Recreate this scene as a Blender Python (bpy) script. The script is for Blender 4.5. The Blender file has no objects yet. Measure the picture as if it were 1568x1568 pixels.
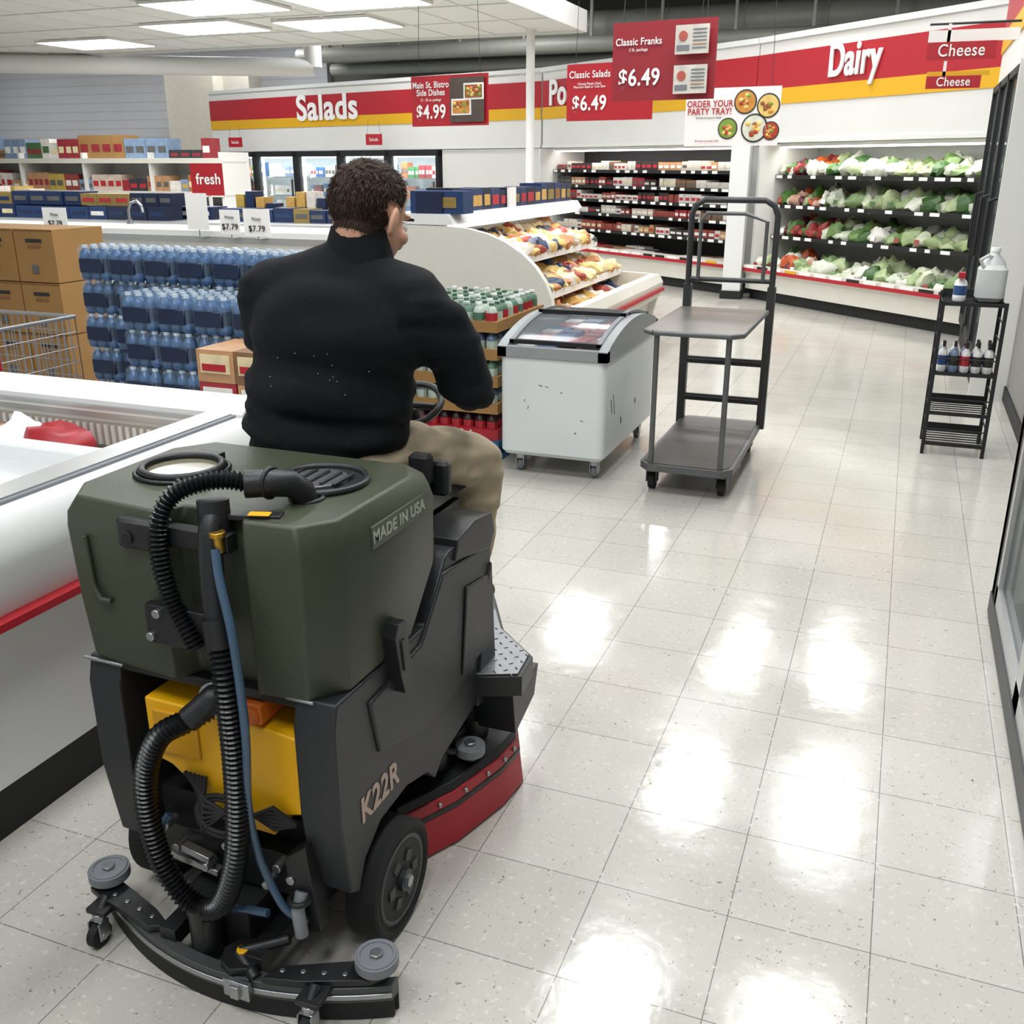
import bpy, math, random
from mathutils import Vector, Matrix, noise
random.seed(7)
R=random
pi=math.pi
COL=bpy.context.scene.collection
def lin(h):
    h=h.lstrip('#'); c=[int(h[i:i+2],16)/255 for i in (0,2,4)]
    return tuple((x/12.92 if x<=.04045 else ((x+.055)/1.055)**2.4) for x in c)
MC={}
def M(name,hexc='#888888',rough=.5,metal=0,var=.12,scale=8,bump=0,bscale=60,emit=0,alpha=1,coat=0,stretch=None,spec=.5,bdist=.01):
    if name in MC: return MC[name]
    m=bpy.data.materials.new(name); m.use_nodes=True; nt=m.node_tree; N=nt.nodes; L=nt.links
    p=N['Principled BSDF']; c=lin(hexc)
    tc=N.new('ShaderNodeTexCoord'); src=tc.outputs['Object']
    if stretch:
        mp=N.new('ShaderNodeMapping'); mp.inputs['Scale'].default_value=stretch; L.new(src,mp.inputs[0]); src=mp.outputs[0]
    nz=N.new('ShaderNodeTexNoise'); nz.inputs['Scale'].default_value=scale; nz.inputs['Detail'].default_value=4; L.new(src,nz.inputs['Vector'])
    mx=N.new('ShaderNodeMix'); mx.data_type='RGBA'
    mx.inputs['A'].default_value=tuple(x*(1-var) for x in c)+(1,); mx.inputs['B'].default_value=tuple(min(1,x*(1+var)) for x in c)+(1,)
    L.new(nz.outputs['Fac'],mx.inputs['Factor']); L.new(mx.outputs['Result'],p.inputs['Base Color'])
    p.inputs['Roughness'].default_value=rough; p.inputs['Metallic'].default_value=metal
    p.inputs['Specular IOR Level'].default_value=spec
    if coat: p.inputs['Coat Weight'].default_value=coat
    if emit:
        L.new(mx.outputs['Result'],p.inputs['Emission Color']); p.inputs['Emission Strength'].default_value=emit
    if alpha<1: p.inputs['Alpha'].default_value=alpha
    if bump:
        n2=N.new('ShaderNodeTexNoise'); n2.inputs['Scale'].default_value=bscale; L.new(src,n2.inputs['Vector'])
        b=N.new('ShaderNodeBump'); b.inputs['Strength'].default_value=bump; b.inputs['Distance'].default_value=bdist
        L.new(n2.outputs['Fac'],b.inputs['Height']); L.new(b.outputs[0],p.inputs['Normal'])
    MC[name]=m; return m
class B:
    def __init__(s,name,mat=None):
        s.name=name; s.v=[]; s.f=[]; s.mi=[]; s.mats=[]; s.T=mat or Matrix()
    def _mi(s,m):
        if m not in s.mats: s.mats.append(m)
        return s.mats.index(m)
    def add(s,vs,fs,m):
        o=len(s.v); T=s.T; s.v+= [T@Vector(p) for p in vs]; k=s._mi(m)
        for f in fs: s.f.append([i+o for i in f]); s.mi.append(k)
    def box(s,x0,x1,y0,y1,z0,z1,m,rz=0,rx=0,ry=0):
        vs=[(x,y,z) for x in(x0,x1) for y in(y0,y1) for z in(z0,z1)]
        if rz or rx or ry:
            c=Vector(((x0+x1)/2,(y0+y1)/2,(z0+z1)/2)); Rm=Matrix.Rotation(rz,3,'Z')@Matrix.Rotation(ry,3,'Y')@Matrix.Rotation(rx,3,'X')
            vs=[c+Rm@(Vector(v)-c) for v in vs]
        s.add(vs,[(0,1,3,2),(4,6,7,5),(0,4,5,1),(2,3,7,6),(0,2,6,4),(1,5,7,3)],m)
    def rbox(s,x0,x1,y0,y1,z0,z1,m,r=.01,k=3):
        rings=[]
        for z,ins in ((z0,r*.6),(z0+r*.6,0),(z1-r*.6,0),(z1,r*.6)):
            ring=[]
            for cx,cy,a0 in ((x1-r,y1-r,0),(x0+r,y1-r,pi/2),(x0+r,y0+r,pi),(x1-r,y0+r,1.5*pi)):
                for i in range(k+1):
                    a=a0+pi/2*i/k; q=max(r-ins,0.0005)
                    ring.append((cx+q*math.cos(a),cy+q*math.sin(a),z))
            rings.append(ring)
        s.loft(rings,m)
    def loft(s,rings,m,cap=True,closed=True):
        n=len(rings[0]); vs=[p for r in rings for p in r]; fs=[]
        for i in range(len(rings)-1):
            for j in range(n if closed else n-1):
                a=i*n+j; b=i*n+(j+1)%n; fs.append((a,b,b+n,a+n))
        if cap: fs.append(tuple(range(n))[::-1]); fs.append(tuple(range((len(rings)-1)*n,len(rings)*n)))
        s.add(vs,fs,m)
    def cyl(s,p0,p1,r,m,r1=None,n=14,cap=True):
        s.tube([p0,p1],r,m,n=n,radii=[r,r if r1 is None else r1],cap=cap)
    def tube(s,path,r,m,n=10,radii=None,cap=True):
        P=[Vector(p) for p in path]; rings=[]; up=None
        for i,p in enumerate(P):
            if i==0:d=P[1]-p
            elif i==len(P)-1:d=p-P[i-1]
            else:d=(P[i+1]-P[i-1])
            if d.length<1e-9:d=Vector((0,0,1))
            d.normalize()
            if up is None:
                up=Vector((0,0,1)) if abs(d.z)<.9 else Vector((0,1,0))
            a=d.cross(up)
            if a.length<1e-4: a=d.cross(Vector((1,0,0)))
            a.normalize(); b=a.cross(d); b.normalize(); up=b
            rr=radii[i] if radii else r
            rings.append([p+a*math.cos(2*pi*j/n)*rr+b*math.sin(2*pi*j/n)*rr for j in range(n)])
        s.loft(rings,m,cap)
    def sph(s,c,r,m,nu=14,nv=10,rot=None):
        if not hasattr(r,'__len__'): r=(r,r,r)
        vs=[];fs=[];c=Vector(c)
        def P(x,y,z):
            q=Vector((x*r[0],y*r[1],z*r[2]))
            if rot: q=rot@q
            return c+q
        vs.append(P(0,0,-1))
        for i in range(1,nv):
            t=-pi/2+pi*i/nv
            for j in range(nu):
                a=2*pi*j/nu; vs.append(P(math.cos(t)*math.cos(a),math.cos(t)*math.sin(a),math.sin(t)))
        vs.append(P(0,0,1))
        for j in range(nu): fs.append((0,1+(j+1)%nu,1+j))
        for i in range(nv-2):
            for j in range(nu):
                a=1+i*nu+j;b=1+i*nu+(j+1)%nu; fs.append((a,b,b+nu,a+nu))
        k=1+(nv-2)*nu; t=len(vs)-1
        for j in range(nu): fs.append((k+j,k+(j+1)%nu,t))
        s.add(vs,fs,m)
    def limb(s,p0,p1,r0,r1,m):
        s.sph(p0,r0,m,16,12); s.sph(p1,r1,m,16,12); s.cyl(p0,p1,r0,m,r1=r1,n=16)
    def prism(s,poly,ax,a0,a1,m):
        def P(p,a):
            return {'X':(a,p[0],p[1]),'Y':(p[0],a,p[1]),'Z':(p[0],p[1],a)}[ax]
        s.loft([[P(p,a0) for p in poly],[P(p,a1) for p in poly]],m)
    def torus(s,c,Rr,r,m,rot=None,n=28,k=8,sx=1,sy=1):
        vs=[];fs=[];c=Vector(c)
        for i in range(n):
            a=2*pi*i/n
            for j in range(k):
                b=2*pi*j/k; q=Vector(((Rr+r*math.cos(b))*math.cos(a)*sx,(Rr+r*math.cos(b))*math.sin(a)*sy,r*math.sin(b)))
                if rot:q=rot@q
                vs.append(c+q)
        for i in range(n):
            for j in range(k):
                fs.append((i*k+j,((i+1)%n)*k+j,((i+1)%n)*k+(j+1)%k,i*k+(j+1)%k))
        s.add(vs,fs,m)
    def mesh(s,fixn=True):
        me=bpy.data.meshes.new(s.name); me.from_pydata([tuple(v) for v in s.v],[],s.f)
        for m in s.mats: me.materials.append(m)
        me.polygons.foreach_set('material_index',s.mi); me.update()
        if fixn:
            import bmesh
            bm=bmesh.new(); bm.from_mesh(me); bmesh.ops.recalc_face_normals(bm,faces=bm.faces); bm.to_mesh(me); bm.free()
        me.polygons.foreach_set('use_smooth',[True]*len(me.polygons)); me.set_sharp_from_angle(angle=math.radians(38))
        return me
    def done(s,parent=None,bevel=0,seg=2):
        me=s.mesh(); o=bpy.data.objects.new(s.name,me); COL.objects.link(o)
        if bevel:
            b=o.modifiers.new('bevel','BEVEL'); b.width=bevel; b.segments=seg; b.limit_method='ANGLE'; b.angle_limit=math.radians(40)
        if parent: o.parent=parent
        return o
    def remesh(s,voxel,smooth=4,parent=None,post=None):
        me=s.mesh(False); o=bpy.data.objects.new(s.name,me); COL.objects.link(o)
        r=o.modifiers.new('r','REMESH'); r.mode='VOXEL'; r.voxel_size=voxel
        sm=o.modifiers.new('s','SMOOTH'); sm.iterations=smooth; sm.factor=.6
        dg=bpy.context.evaluated_depsgraph_get(); me2=bpy.data.meshes.new_from_object(o.evaluated_get(dg))
        o.modifiers.clear(); o.data=me2
        if not me2.materials:
            for m in s.mats: me2.materials.append(m)
        if post: post(me2)
        me2.polygons.foreach_set('use_smooth',[True]*len(me2.polygons))
        if parent:o.parent=parent
        return o
def empty(name,loc=(0,0,0)):
    e=bpy.data.objects.new(name,None); e.empty_display_size=.1; COL.objects.link(e); e.location=loc; return e
def text(name,body,loc,size,m,rz=0,parent=None,align='CENTER',bold=.0,rx=pi/2,ext=.002,sx=1,ry=0):
    c=bpy.data.curves.new(name,'FONT'); c.body=body; c.size=size; c.align_x=align; c.align_y='CENTER'; c.extrude=ext; c.offset=bold; c.space_line=.85; c.space_character=1.06
    c.materials.append(m); o=bpy.data.objects.new(name,c); COL.objects.link(o); o.location=loc; o.rotation_euler=(rx,ry,rz); o.scale=(sx,1,1)
    if parent:o.parent=parent
    return o
def frame(p1,p2):
    d=Vector((p2[0]-p1[0],p2[1]-p1[1],0)); L=d.length; d.normalize(); n=Vector((-d.y,d.x,0))
    T=Matrix(((d.x,n.x,0,p1[0]),(d.y,n.y,0,p1[1]),(0,0,1,0),(0,0,0,1))); return T,L,math.atan2(d.y,d.x)

# ---------------- materials
white=M('white_enamel','#dcdedc',.4,var=.04,scale=3)
offw=M('offwhite_paint','#d9d9d5',.55,var=.05,scale=2)
cream=M('cream_panel','#d0cec4',.45,var=.05)
black=M('black_plastic','#17181a',.42,var=.15,bump=.1,bscale=300)
blackm=M('black_matte','#101113',.65,var=.1)
grayp=M('gray_plastic','#73777c',.5)
dgray=M('dark_gray_body','#232528',.45,var=.1,bump=.15,bscale=400)
green=M('olive_green_plastic','#383e2c',.45,var=.08,bump=.12,bscale=350)
yellow=M('yellow_plastic','#e2a90c',.4,var=.08,scale=5)
orange=M('orange_plastic','#c8641c',.45)
redp=M('red_rubber','#a01c26',.5,var=.1)
steel=M('steel','#a9abad',.3,metal=.9,var=.1,scale=20)
alum=M('aluminium_trim','#b9bbbb',.35,metal=.7,var=.06)
cartg=M('cart_gray_paint','#5c5e5f',.4,metal=.3,var=.2,scale=25)
rubber=M('rubber','#161617',.75)
signred=M('sign_red','#a91322',.5,var=.04)
signyel=M('sign_yellow','#d9a60e',.5,var=.04)
signwhite=M('sign_white','#ececea',.5,var=.02)
signink=M('sign_ink','#232426',.6)
glass=M('clear_glass','#c8d4d4',.05,alpha=.12,var=0)
glassd=M('cooler_glass','#8b989c',.04,alpha=.2,var=0)
card=M('cardboard','#96703f',.8,var=.12,scale=6)
cardd=M('cardboard_tape','#7d5730',.7)
wood=M('pallet_blue','#1d5580',.6,var=.2)
darkint=M('case_dark_interior','#2b2b2a',.6)
def pm(h,n): return M('prod_'+n,h,.4,var=.35,scale=18)
P_meat=[pm('#8c3f38','meat'),pm('#c9c3b8','wht'),pm('#9c2830','red'),pm('#7d5a3c','brn'),pm('#d6d2cc','wht2'),pm('#332b2b','drk'),pm('#b58a63','tan'),pm('#d0beb0','pink')]
P_mix=[pm('#8e2c33','mred'),pm('#b89c4a','yel'),pm('#2c4a7d','blu'),pm('#44693f','grn'),pm('#d6d2cc','wht2'),pm('#a8643a','org'),pm('#333338','drk2'),pm('#7a90ab','lbl'),pm('#7d5a3c','brn')]
P_bev=[pm('#a8242e','bv1'),pm('#d8d8d4','bv2'),pm('#2d6fb0','bv3'),pm('#3f8a4a','bv4'),pm('#d0743a','bv5'),pm('#e0e4e6','bv6'),pm('#5a2b2b','bv7')]
P_blue=[pm('#16294f','nb'),pm('#1c3661','nb2'),pm('#121f3b','nb3'),pm('#8a743c','gold'),pm('#16294f','nb')]
P_cheese=[pm('#c9a055','ch1'),pm('#d3b876','ch2'),pm('#d5cfc4','ch3'),pm('#9c4238','ch4'),pm('#b57a48','ch5'),pm('#dccfa4','ch6'),pm('#30405a','ch7'),pm('#cfa468','ch8'),pm('#c4bcae','ch9')]
P_green=[pm('#67864a','g1'),pm('#9aad7c','g2'),pm('#c4caae','g3'),pm('#3b5f30','g4'),pm('#d2d5c6','g5'),pm('#aab98c','g6'),pm('#758f5e','g7'),pm('#c6ccb9','g8'),pm('#d8d8ce','g9')]
P_veg=[pm('#b8562c','v1'),pm('#8e2f2a','v2'),pm('#4c7a32','v3'),pm('#6b3642','v4'),pm('#c9a08a','v5'),pm('#d2d5c6','g5'),pm('#9aad7c','g2')]
LAB=[pm('#e8e4da','lab1'),pm('#d8c9a0','lab2'),pm('#5a5a58','lab3'),pm('#b02a34','lab4')]

# ---------------- floor
def floor_mat():
    m=bpy.data.materials.new('vinyl_tile'); m.use_nodes=True; nt=m.node_tree;N=nt.nodes;L=nt.links;p=N['Principled BSDF']
    tc=N.new('ShaderNodeTexCoord'); mp=N.new('ShaderNodeMapping'); mp.inputs['Location'].default_value=(.189,-2.137,0); L.new(tc.outputs['Object'],mp.inputs[0])
    br=N.new('ShaderNodeTexBrick'); br.offset=0; br.inputs['Scale'].default_value=1; br.inputs['Brick Width'].default_value=.3048; br.inputs['Row Height'].default_value=.3048
    br.inputs['Mortar Size'].default_value=.0013; br.inputs['Mortar Smooth'].default_value=.3; br.inputs['Bias'].default_value=0
    br.inputs['Color1'].default_value=lin('#c3c0b8')+(1,); br.inputs['Color2'].default_value=lin('#bdbab1')+(1,); br.inputs['Mortar'].default_value=lin('#706d68')+(1,)
    L.new(mp.outputs[0],br.inputs['Vector'])
    nz=N.new('ShaderNodeTexNoise'); nz.inputs['Scale'].default_value=85; nz.inputs['Detail'].default_value=1.5; nz.inputs['Distortion'].default_value=1.6; L.new(tc.outputs['Object'],nz.inputs['Vector'])
    cr=N.new('ShaderNodeValToRGB'); cr.color_ramp.elements[0].position=.685; cr.color_ramp.elements[1].position=.73; L.new(nz.outputs['Fac'],cr.inputs[0])
    mx=N.new('ShaderNodeMix'); mx.data_type='RGBA'; L.new(cr.outputs[0],mx.inputs['Factor']); L.new(br.outputs['Color'],mx.inputs['A']); mx.inputs['B'].default_value=lin('#7c7266')+(1,)
    nz2=N.new('ShaderNodeTexNoise'); nz2.inputs['Scale'].default_value=60; nz2.inputs['Detail'].default_value=2; mp3=N.new('ShaderNodeMapping'); mp3.inputs['Location'].default_value=(9,4,2); L.new(tc.outputs['Object'],mp3.inputs[0]); L.new(mp3.outputs[0],nz2.inputs['Vector'])
    cr2=N.new('ShaderNodeValToRGB'); cr2.color_ramp.elements[0].position=.60; cr2.color_ramp.elements[1].position=.70; L.new(nz2.outputs['Fac'],cr2.inputs[0])
    mx2=N.new('ShaderNodeMix'); mx2.data_type='RGBA'; L.new(cr2.outputs[0],mx2.inputs['Factor']); L.new(mx.outputs['Result'],mx2.inputs['A']); mx2.inputs['B'].default_value=lin('#cfccc4')+(1,)
    n5=N.new('ShaderNodeTexNoise'); n5.inputs['Scale'].default_value=1.1; n5.inputs['Detail'].default_value=6; L.new(tc.outputs['Object'],n5.inputs['Vector'])
    mr5=N.new('ShaderNodeMapRange'); mr5.inputs['From Min'].default_value=.3; mr5.inputs['From Max'].default_value=.7; mr5.inputs['To Min'].default_value=.92; mr5.inputs['To Max'].default_value=1.02; L.new(n5.outputs['Fac'],mr5.inputs['Value'])
    mx3=N.new('ShaderNodeVectorMath'); mx3.operation='SCALE'; L.new(mx2.outputs['Result'],mx3.inputs[0]); L.new(mr5.outputs[0],mx3.inputs['Scale'])
    L.new(mx3.outputs[0],p.inputs['Base Color'])
    n3=N.new('ShaderNodeTexNoise'); n3.inputs['Scale'].default_value=3; n3.inputs['Detail'].default_value=6; L.new(tc.outputs['Object'],n3.inputs['Vector'])
    mr=N.new('ShaderNodeMapRange'); mr.inputs['From Min'].default_value=.3; mr.inputs['From Max'].default_value=.7; mr.inputs['To Min'].default_value=.09; mr.inputs['To Max'].default_value=.20; L.new(n3.outputs['Fac'],mr.inputs['Value']); L.new(mr.outputs[0],p.inputs['Roughness'])
    n4=N.new('ShaderNodeTexNoise'); n4.inputs['Scale'].default_value=8; n4.inputs['Detail'].default_value=4; L.new(tc.outputs['Object'],n4.inputs['Vector'])
    b=N.new('ShaderNodeBump'); b.inputs['Strength'].default_value=.13; b.inputs['Distance'].default_value=.01; L.new(n4.outputs['Fac'],b.inputs['Height'])
    b2=N.new('ShaderNodeBump'); b2.inputs['Strength'].default_value=.3; b2.inputs['Distance'].default_value=.001; b2.invert=True; L.new(br.outputs['Fac'],b2.inputs['Height']); L.new(b.outputs[0],b2.inputs['Normal'])
    L.new(b2.outputs[0],p.inputs['Normal']); p.inputs['Specular IOR Level'].default_value=.6
    return m
b=B('floor'); b.box(-32,3,-4,22,-.1,0,floor_mat()); b.done()

# ---------------- shell
ceilm=M('ceiling_dark','#54544f',.8)
b=B('ceiling'); b.box(-32,3,-1,22,4.7,4.8,ceilm); b.done()
wallg=M('block_wall_gray','#b2b3b6',.8,var=.06,scale=1.5,bump=.2,bscale=4)
b=B('wall_back'); b.box(-32,3,21,21.2,0,4.7,M('dark_back_wall','#56554e',.8))
b.box(-32,-12.5,20.8,20.99,0,4.7,wallg)
for i in range(24): b.box(-32,-12.5,20.795,20.8,i*.2,i*.2+.008,M('mortar','#a2a3a6',.9))
b.done()
b=B('wall_left'); b.box(-32.2,-32,-4,21,0,4.7,wallg); b.done()
b=B('wall_right'); wr=M('wall_right_gray','#85857f',.7,var=.08)
b.box(.80,.95,3.9,7.7,0,4.7,wr); b.box(.95,3,3.78,3.9,0,4.7,wr); b.done()
b=B('baseboard_right'); b.box(.785,.80,3.9,7.7,0,.1,blackm); b.done()

tilew=M('ceiling_tile','#dcdeda',.8,var=.05,scale=30)
b=B('ceiling_canopy'); cx0,cx1,cy0,cy1=-16,-4.15,3,13.2
b.box(cx0,cx1,cy0,cy1,3.2,3.40,tilew)
for i in range(20):
    x=cx1-i*.61
    if x>cx0: b.box(x-.012,x+.012,cy0,cy1,3.19,3.2,offw)
for i in range(9): b.box(cx0,cx1,cy1-i*1.22-.012,cy1-i*1.22+.012,3.189,3.199,offw)
b.box(cx1,cx1+.05,cy0,cy1,3.17,3.42,offw); b.box(cx0,cx1,cy1,cy1+.05,3.17,3.42,offw)
b.done()
lampm=M('lamp_diffuser','#fffefa',.5,var=0,emit=4)
def lamp(x,y,z,sx,sy,power,name='fluorescent_troffer',size=None):
    b=B(name); b.box(x-sx/2-.02,x+sx/2+.02,y-sy/2-.02,y+sy/2+.02,z,z+.03,offw); b.box(x-sx/2,x+sx/2,y-sy/2,y+sy/2,z-.006,z+.001,lampm); o=b.done()
    l=bpy.data.lights.new('lamp_light','AREA'); l.shape='RECTANGLE'; l.size=sx; l.size_y=sy; l.energy=power; l.color=(.965,.985,1)
    lo=bpy.data.objects.new('lamp_light',l); COL.objects.link(lo); lo.location=(x,y,z-.02); lo.parent=o
for x,y in ((-8.35,11.1),(-6.65,11.4),(-7.15,9.7),(-5.55,9.9),(-10.9,12.0),(-8.6,6.6),(-5.8,6.6),(-11.5,8.5)): lamp(x,y,3.165,1.25,.9,36)
for y in (-.3,2.6,5.5,8.45,11.5):
    for x in (-3.5,-1.4,-.1,1.24):
        if x>1 and y<4: continue
        lamp(x,y,4.3,.6,1.2,39)
for x,y in ((-8,15),(-12,15.5),(-15,12),(-15,6),(-3.5,15.3)): lamp(x,y,4.3,1.2,.6,62)
for x,y in ((-13,18.2),(-17,17.5),(-21,17.5),(-7,17.4),(-2.5,16)): lamp(x,y,4.6,1.2,.4,110 if x<-12 else 50)  # extra lamps added to brighten the dark back wall and ducts

b=B('support_pole'); b.cyl((-4.75,12.9,0),(-4.75,12.9,3.2),.055,offw,n=20); b.cyl((-4.75,12.9,0),(-4.75,12.9,.03),.12,offw); b.done()
b=B('ceiling_duct'); dm=M('duct_metal','#96978d',.5,metal=.1)
for y,z,r in ((19.5,4.0,.28),(18.9,3.65,.14),(20.2,3.5,.12)): b.cyl((-12,y,z),(2,y,z),r,dm,n=18)
for i in range(10): b.torus((-11.5+i*1.4,19.5,4.0),.285,.02,dm,rot=Matrix.Rotation(pi/2,3,'Y'))
for i in range(10): b.box(-11+i*1.3,-10.95+i*1.3,18.85,18.9,3.6,4.7,dm)
b.done()
b=B('ceiling_pipe'); b.cyl((-17,10.5,3.05),(-9.2,14.9,3.05),.14,offw,n=20); b.cyl((-9.2,14.9,3.05),(-9.2,14.9,4.7),.14,offw); b.cyl((-17,10.5,3.05),(-17,10.5,4.7),.14,offw); b.done()

# ---------------- header walls
PA,PB,PC,PD=(-13.75,18.0),(-5.6,15.5),(-1.95,12.85),(.62,10.45)
def header(name,p1,p2,back=.12):
    T,L,a=frame(p1,p2); b=B(name,T)
    b.box(0,L,back,back+.2,1.83,2.96,offw)
    b.box(0,L,back-.012,back,2.42,2.80,signred); b.box(0,L,back-.013,back,2.25,2.42,signyel)
    b.box(0,L,back-.03,back,2.93,2.99,white); b.box(0,L,back-.02,back,1.83,1.87,white)
    o=b.done(); return T,L,a,o
T1,L1,a1,h1=header('wall_header_salads',PA,PB)
def ontext(T,a,s,y,z,body,size,par,align='CENTER',bold=.008,sx=1):
    p=T@Vector((s,y,z)); text('lettering',body,p,size,signwhite,rz=a,parent=par,align=align,bold=bold,ext=.01,sx=sx)
ontext(T1,a1,.42*L1,.09,2.56,'Salads',.62,h1,bold=.014,sx=1.05)
T2,L2,a2,h2=header('wall_header_meats',PB,PC); ontext(T2,a2,.2,.09,2.60,'Poultry',.5,h2,'LEFT',sx=.85,bold=.012)
T3,L3,a3,h3=header('wall_header_dairy',PC,PD); ontext(T3,a3,.45*L3,.09,2.63,'Dairy',.46,h3,sx=.70,bold=.010)

def fill(b,x0,x1,y,z,hr,wr,dr,mats,stack=1,jit=.01,gap=.004,lab=True):
    x=x0
    while x<x1:
        w=R.uniform(*wr); h=R.uniform(*hr); d=R.uniform(*dr); m=R.choice(mats); n=R.randint(1,stack); rep=R.randint(1,4)
        lm=R.choice(LAB+mats[:2])
        for _ in range(rep):
            if x+w>x1: return
            zz=z
            for k in range(n):
                jy=R.uniform(-jit,jit)
                b.box(x,x+w-gap,y+jy,y+d+jy,zz,zz+h-.004,m)
                if h>.05 and lab:
                    b.box(x+w*.12,x+w*.82,y+jy-.002,y+jy,zz+h*.3,zz+h*.62,lm)
                zz+=h
            x+=w
        if R.random()<.08: x+=w*.6
b=B('glass_door_cooler',T1); s0=.1; W=1.25
b.box(6.4,L1,.14,1.0,0,1.82,offw)
for k in range(5):
    x=s0+k*W
    b.box(x,x+W,.95,1.0,0,1.8,M('cooler_back_glow','#b4c2c6',.5,emit=.45))  # back panel is no lamp; its glow is added to brighten the interior
    for z in (.3,.65,1.0,1.35):
        b.box(x+.05,x+W-.05,.35,.9,z-.02,z,alum); fill(b,x+.06,x+W-.06,.40,z,(.16,.27),(.07,.1),(.1,.2),P_bev if k!=1 else [P_bev[1],P_bev[5],P_mix[7]],1)
    b.box(x,x+.06,.08,.2,0,1.8,blackm); b.box(x+W-.06,x+W,.08,.2,0,1.8,blackm); b.box(x,x+W,.08,.2,1.72,1.82,blackm); b.box(x,x+W,.08,.2,0,.15,blackm)
    b.box(x+.06,x+W-.06,.14,.15,.15,1.72,glass); b.box(x+W-.12,x+W-.09,.05,.08,.7,1.3,steel)
    b.box(x+.03,x+.06,.25,.29,.15,1.75,M('cooler_led','#f0f6ff',.5,emit=5)); b.box(x+.07,x+W-.07,.25,.3,1.70,1.72,MC['cooler_led'])
o=b.done()
l=bpy.data.lights.new('case_light','AREA'); l.shape='RECTANGLE'; l.size=6; l.size_y=.06; l.energy=30; l.color=(.95,.98,1)  # area light added to brighten the dark door cooler
lo=bpy.data.objects.new('case_light',l); COL.objects.link(lo); lo.location=T1@Vector((3.2,.26,1.68)); lo.rotation_euler=(math.radians(35),0,a1); lo.parent=o
def multideck(name,p1,p2,shelves,back_m,prodfn,depth=.95,lip=.42,pw=8):
    T,L,a=frame(p1,p2); b=B(name,T)
    b.box(0,L,.08,depth,0,.13,blackm)
    b.prism([(.0,.13),(.0,.30),(-.05,.36),(-.05,lip),(.04,lip),(.08,.3),(depth,.28),(depth,.13)],'X',0,L,cream)
    b.box(0,L,-.065,-.045,.345,.385,signred)
    n=int(L/.25)
    for i in range(n): b.box(i*.25+.02,i*.25+.2,-.06,-.05,lip-.035,lip-.005,R.choice([signwhite,signwhite,blackm,signyel]))
    b.box(0,L,depth-.03,depth,.28,1.82,back_m); b.box(0,L,.34,depth,1.79,1.825,offw)
    b.box(0,.04,.05,depth,.13,1.82,offw); b.box(L-.04,L,.05,depth,.13,1.82,offw)
    for z in shelves:
        b.box(.04,L-.04,.32,depth-.03,z-.025,z,blackm)
        b.box(.04,L-.04,.30,.32,z-.035,z+.01,blackm)
        for i in range(int(L/.2)):
            if R.random()<.75: b.box(.06+i*.2,.06+i*.2+R.uniform(.05,.13),.295,.30,z-.03,z+.005,signwhite)
    b.box(.04,L-.04,.36,.42,1.77,1.79,M('case_led','#fffaf0',.5,emit=4))
    prodfn(b,L,shelves); o=b.done()
    l=bpy.data.lights.new('case_light','AREA'); l.shape='RECTANGLE'; l.size=L*.9; l.size_y=.08; l.energy=pw*L/3; l.color=(1,.98,.95)
    lo=bpy.data.objects.new('case_light',l); COL.objects.link(lo); lo.location=T@Vector((L/2,.30,1.76)); lo.rotation_euler=(math.radians(30),0,a); lo.parent=o
    return o
def meatfill(b,L,sh):
    pal=P_meat+[P_meat[4],P_meat[1],P_meat[5],P_meat[4]]
    for z in sh: fill(b,.08,L-.08,.36,z,(.08,.14),(.08,.14),(.2,.3),pal,1)
    for yy in (.1,.3,.5): fill(b,.08,L-.08,yy,.3,(.08,.14),(.12,.2),(.15,.18),pal,1)
multideck('meat_display_case',PB,(-2.08,12.945),[1.5,1.28,1.08,.88,.64],darkint,meatfill,pw=10)
def bag(b,x,y,z,w,d,h,m,t=.5,amp=.035):
    rot=Matrix.Rotation(R.uniform(-.4,.4),3,'Z')@Matrix.Rotation(R.uniform(-.3,.1),3,'X')
    o=len(b.v); b.sph((x,y,z+h*.5),(w/2,d/2,h/2),m,12,9,rot)
    sd=R.uniform(0,50)
    for i in range(o,len(b.v)):
        v=b.v[i]; n=noise.noise(v*14+Vector((sd,0,0)))*amp; n2=noise.noise(v*32+Vector((sd,9,0)))*amp*.6; v.z+=n+n2; v.x+=n*.8-n2
def prodfill(b,L,sh):
    for i,z in enumerate(sh+[.36]):
        for r in range(3):
            x=.12
            while x<L-.1:
                w=R.uniform(.16,.30)
                left=x<L*.28
                pal=P_veg if left and R.random()<.7 else P_green
                hh=R.uniform(.12,.22) if R.random()<.6 else R.uniform(.08,.14)
                if left: w*=.5
                yy=.42+r*.16 if z>.4 else .15+r*.2
                bag(b,x,yy,z-.01,w,.2,hh+ r*.03,R.choice(pal),amp=.05)
                if R.random()<.18: b.box(x-.03,x+.03,yy-.12,yy-.118,z+.04,z+.09,R.choice([signwhite,P_green[3],P_veg[1]]),rx=-.2)
                x+=w*.65
multideck('produce_display_case',(-1.80,12.71),PD,[1.46,1.12,.76],M('case_light_interior','#9fa39c',.5),prodfill,pw=9)
b=B('column'); b.box(-2.07,-1.85,12.60,12.80,0,1.82,white); b.box(-2.09,-1.83,12.58,12.82,0,.1,blackm); b.done()

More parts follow.
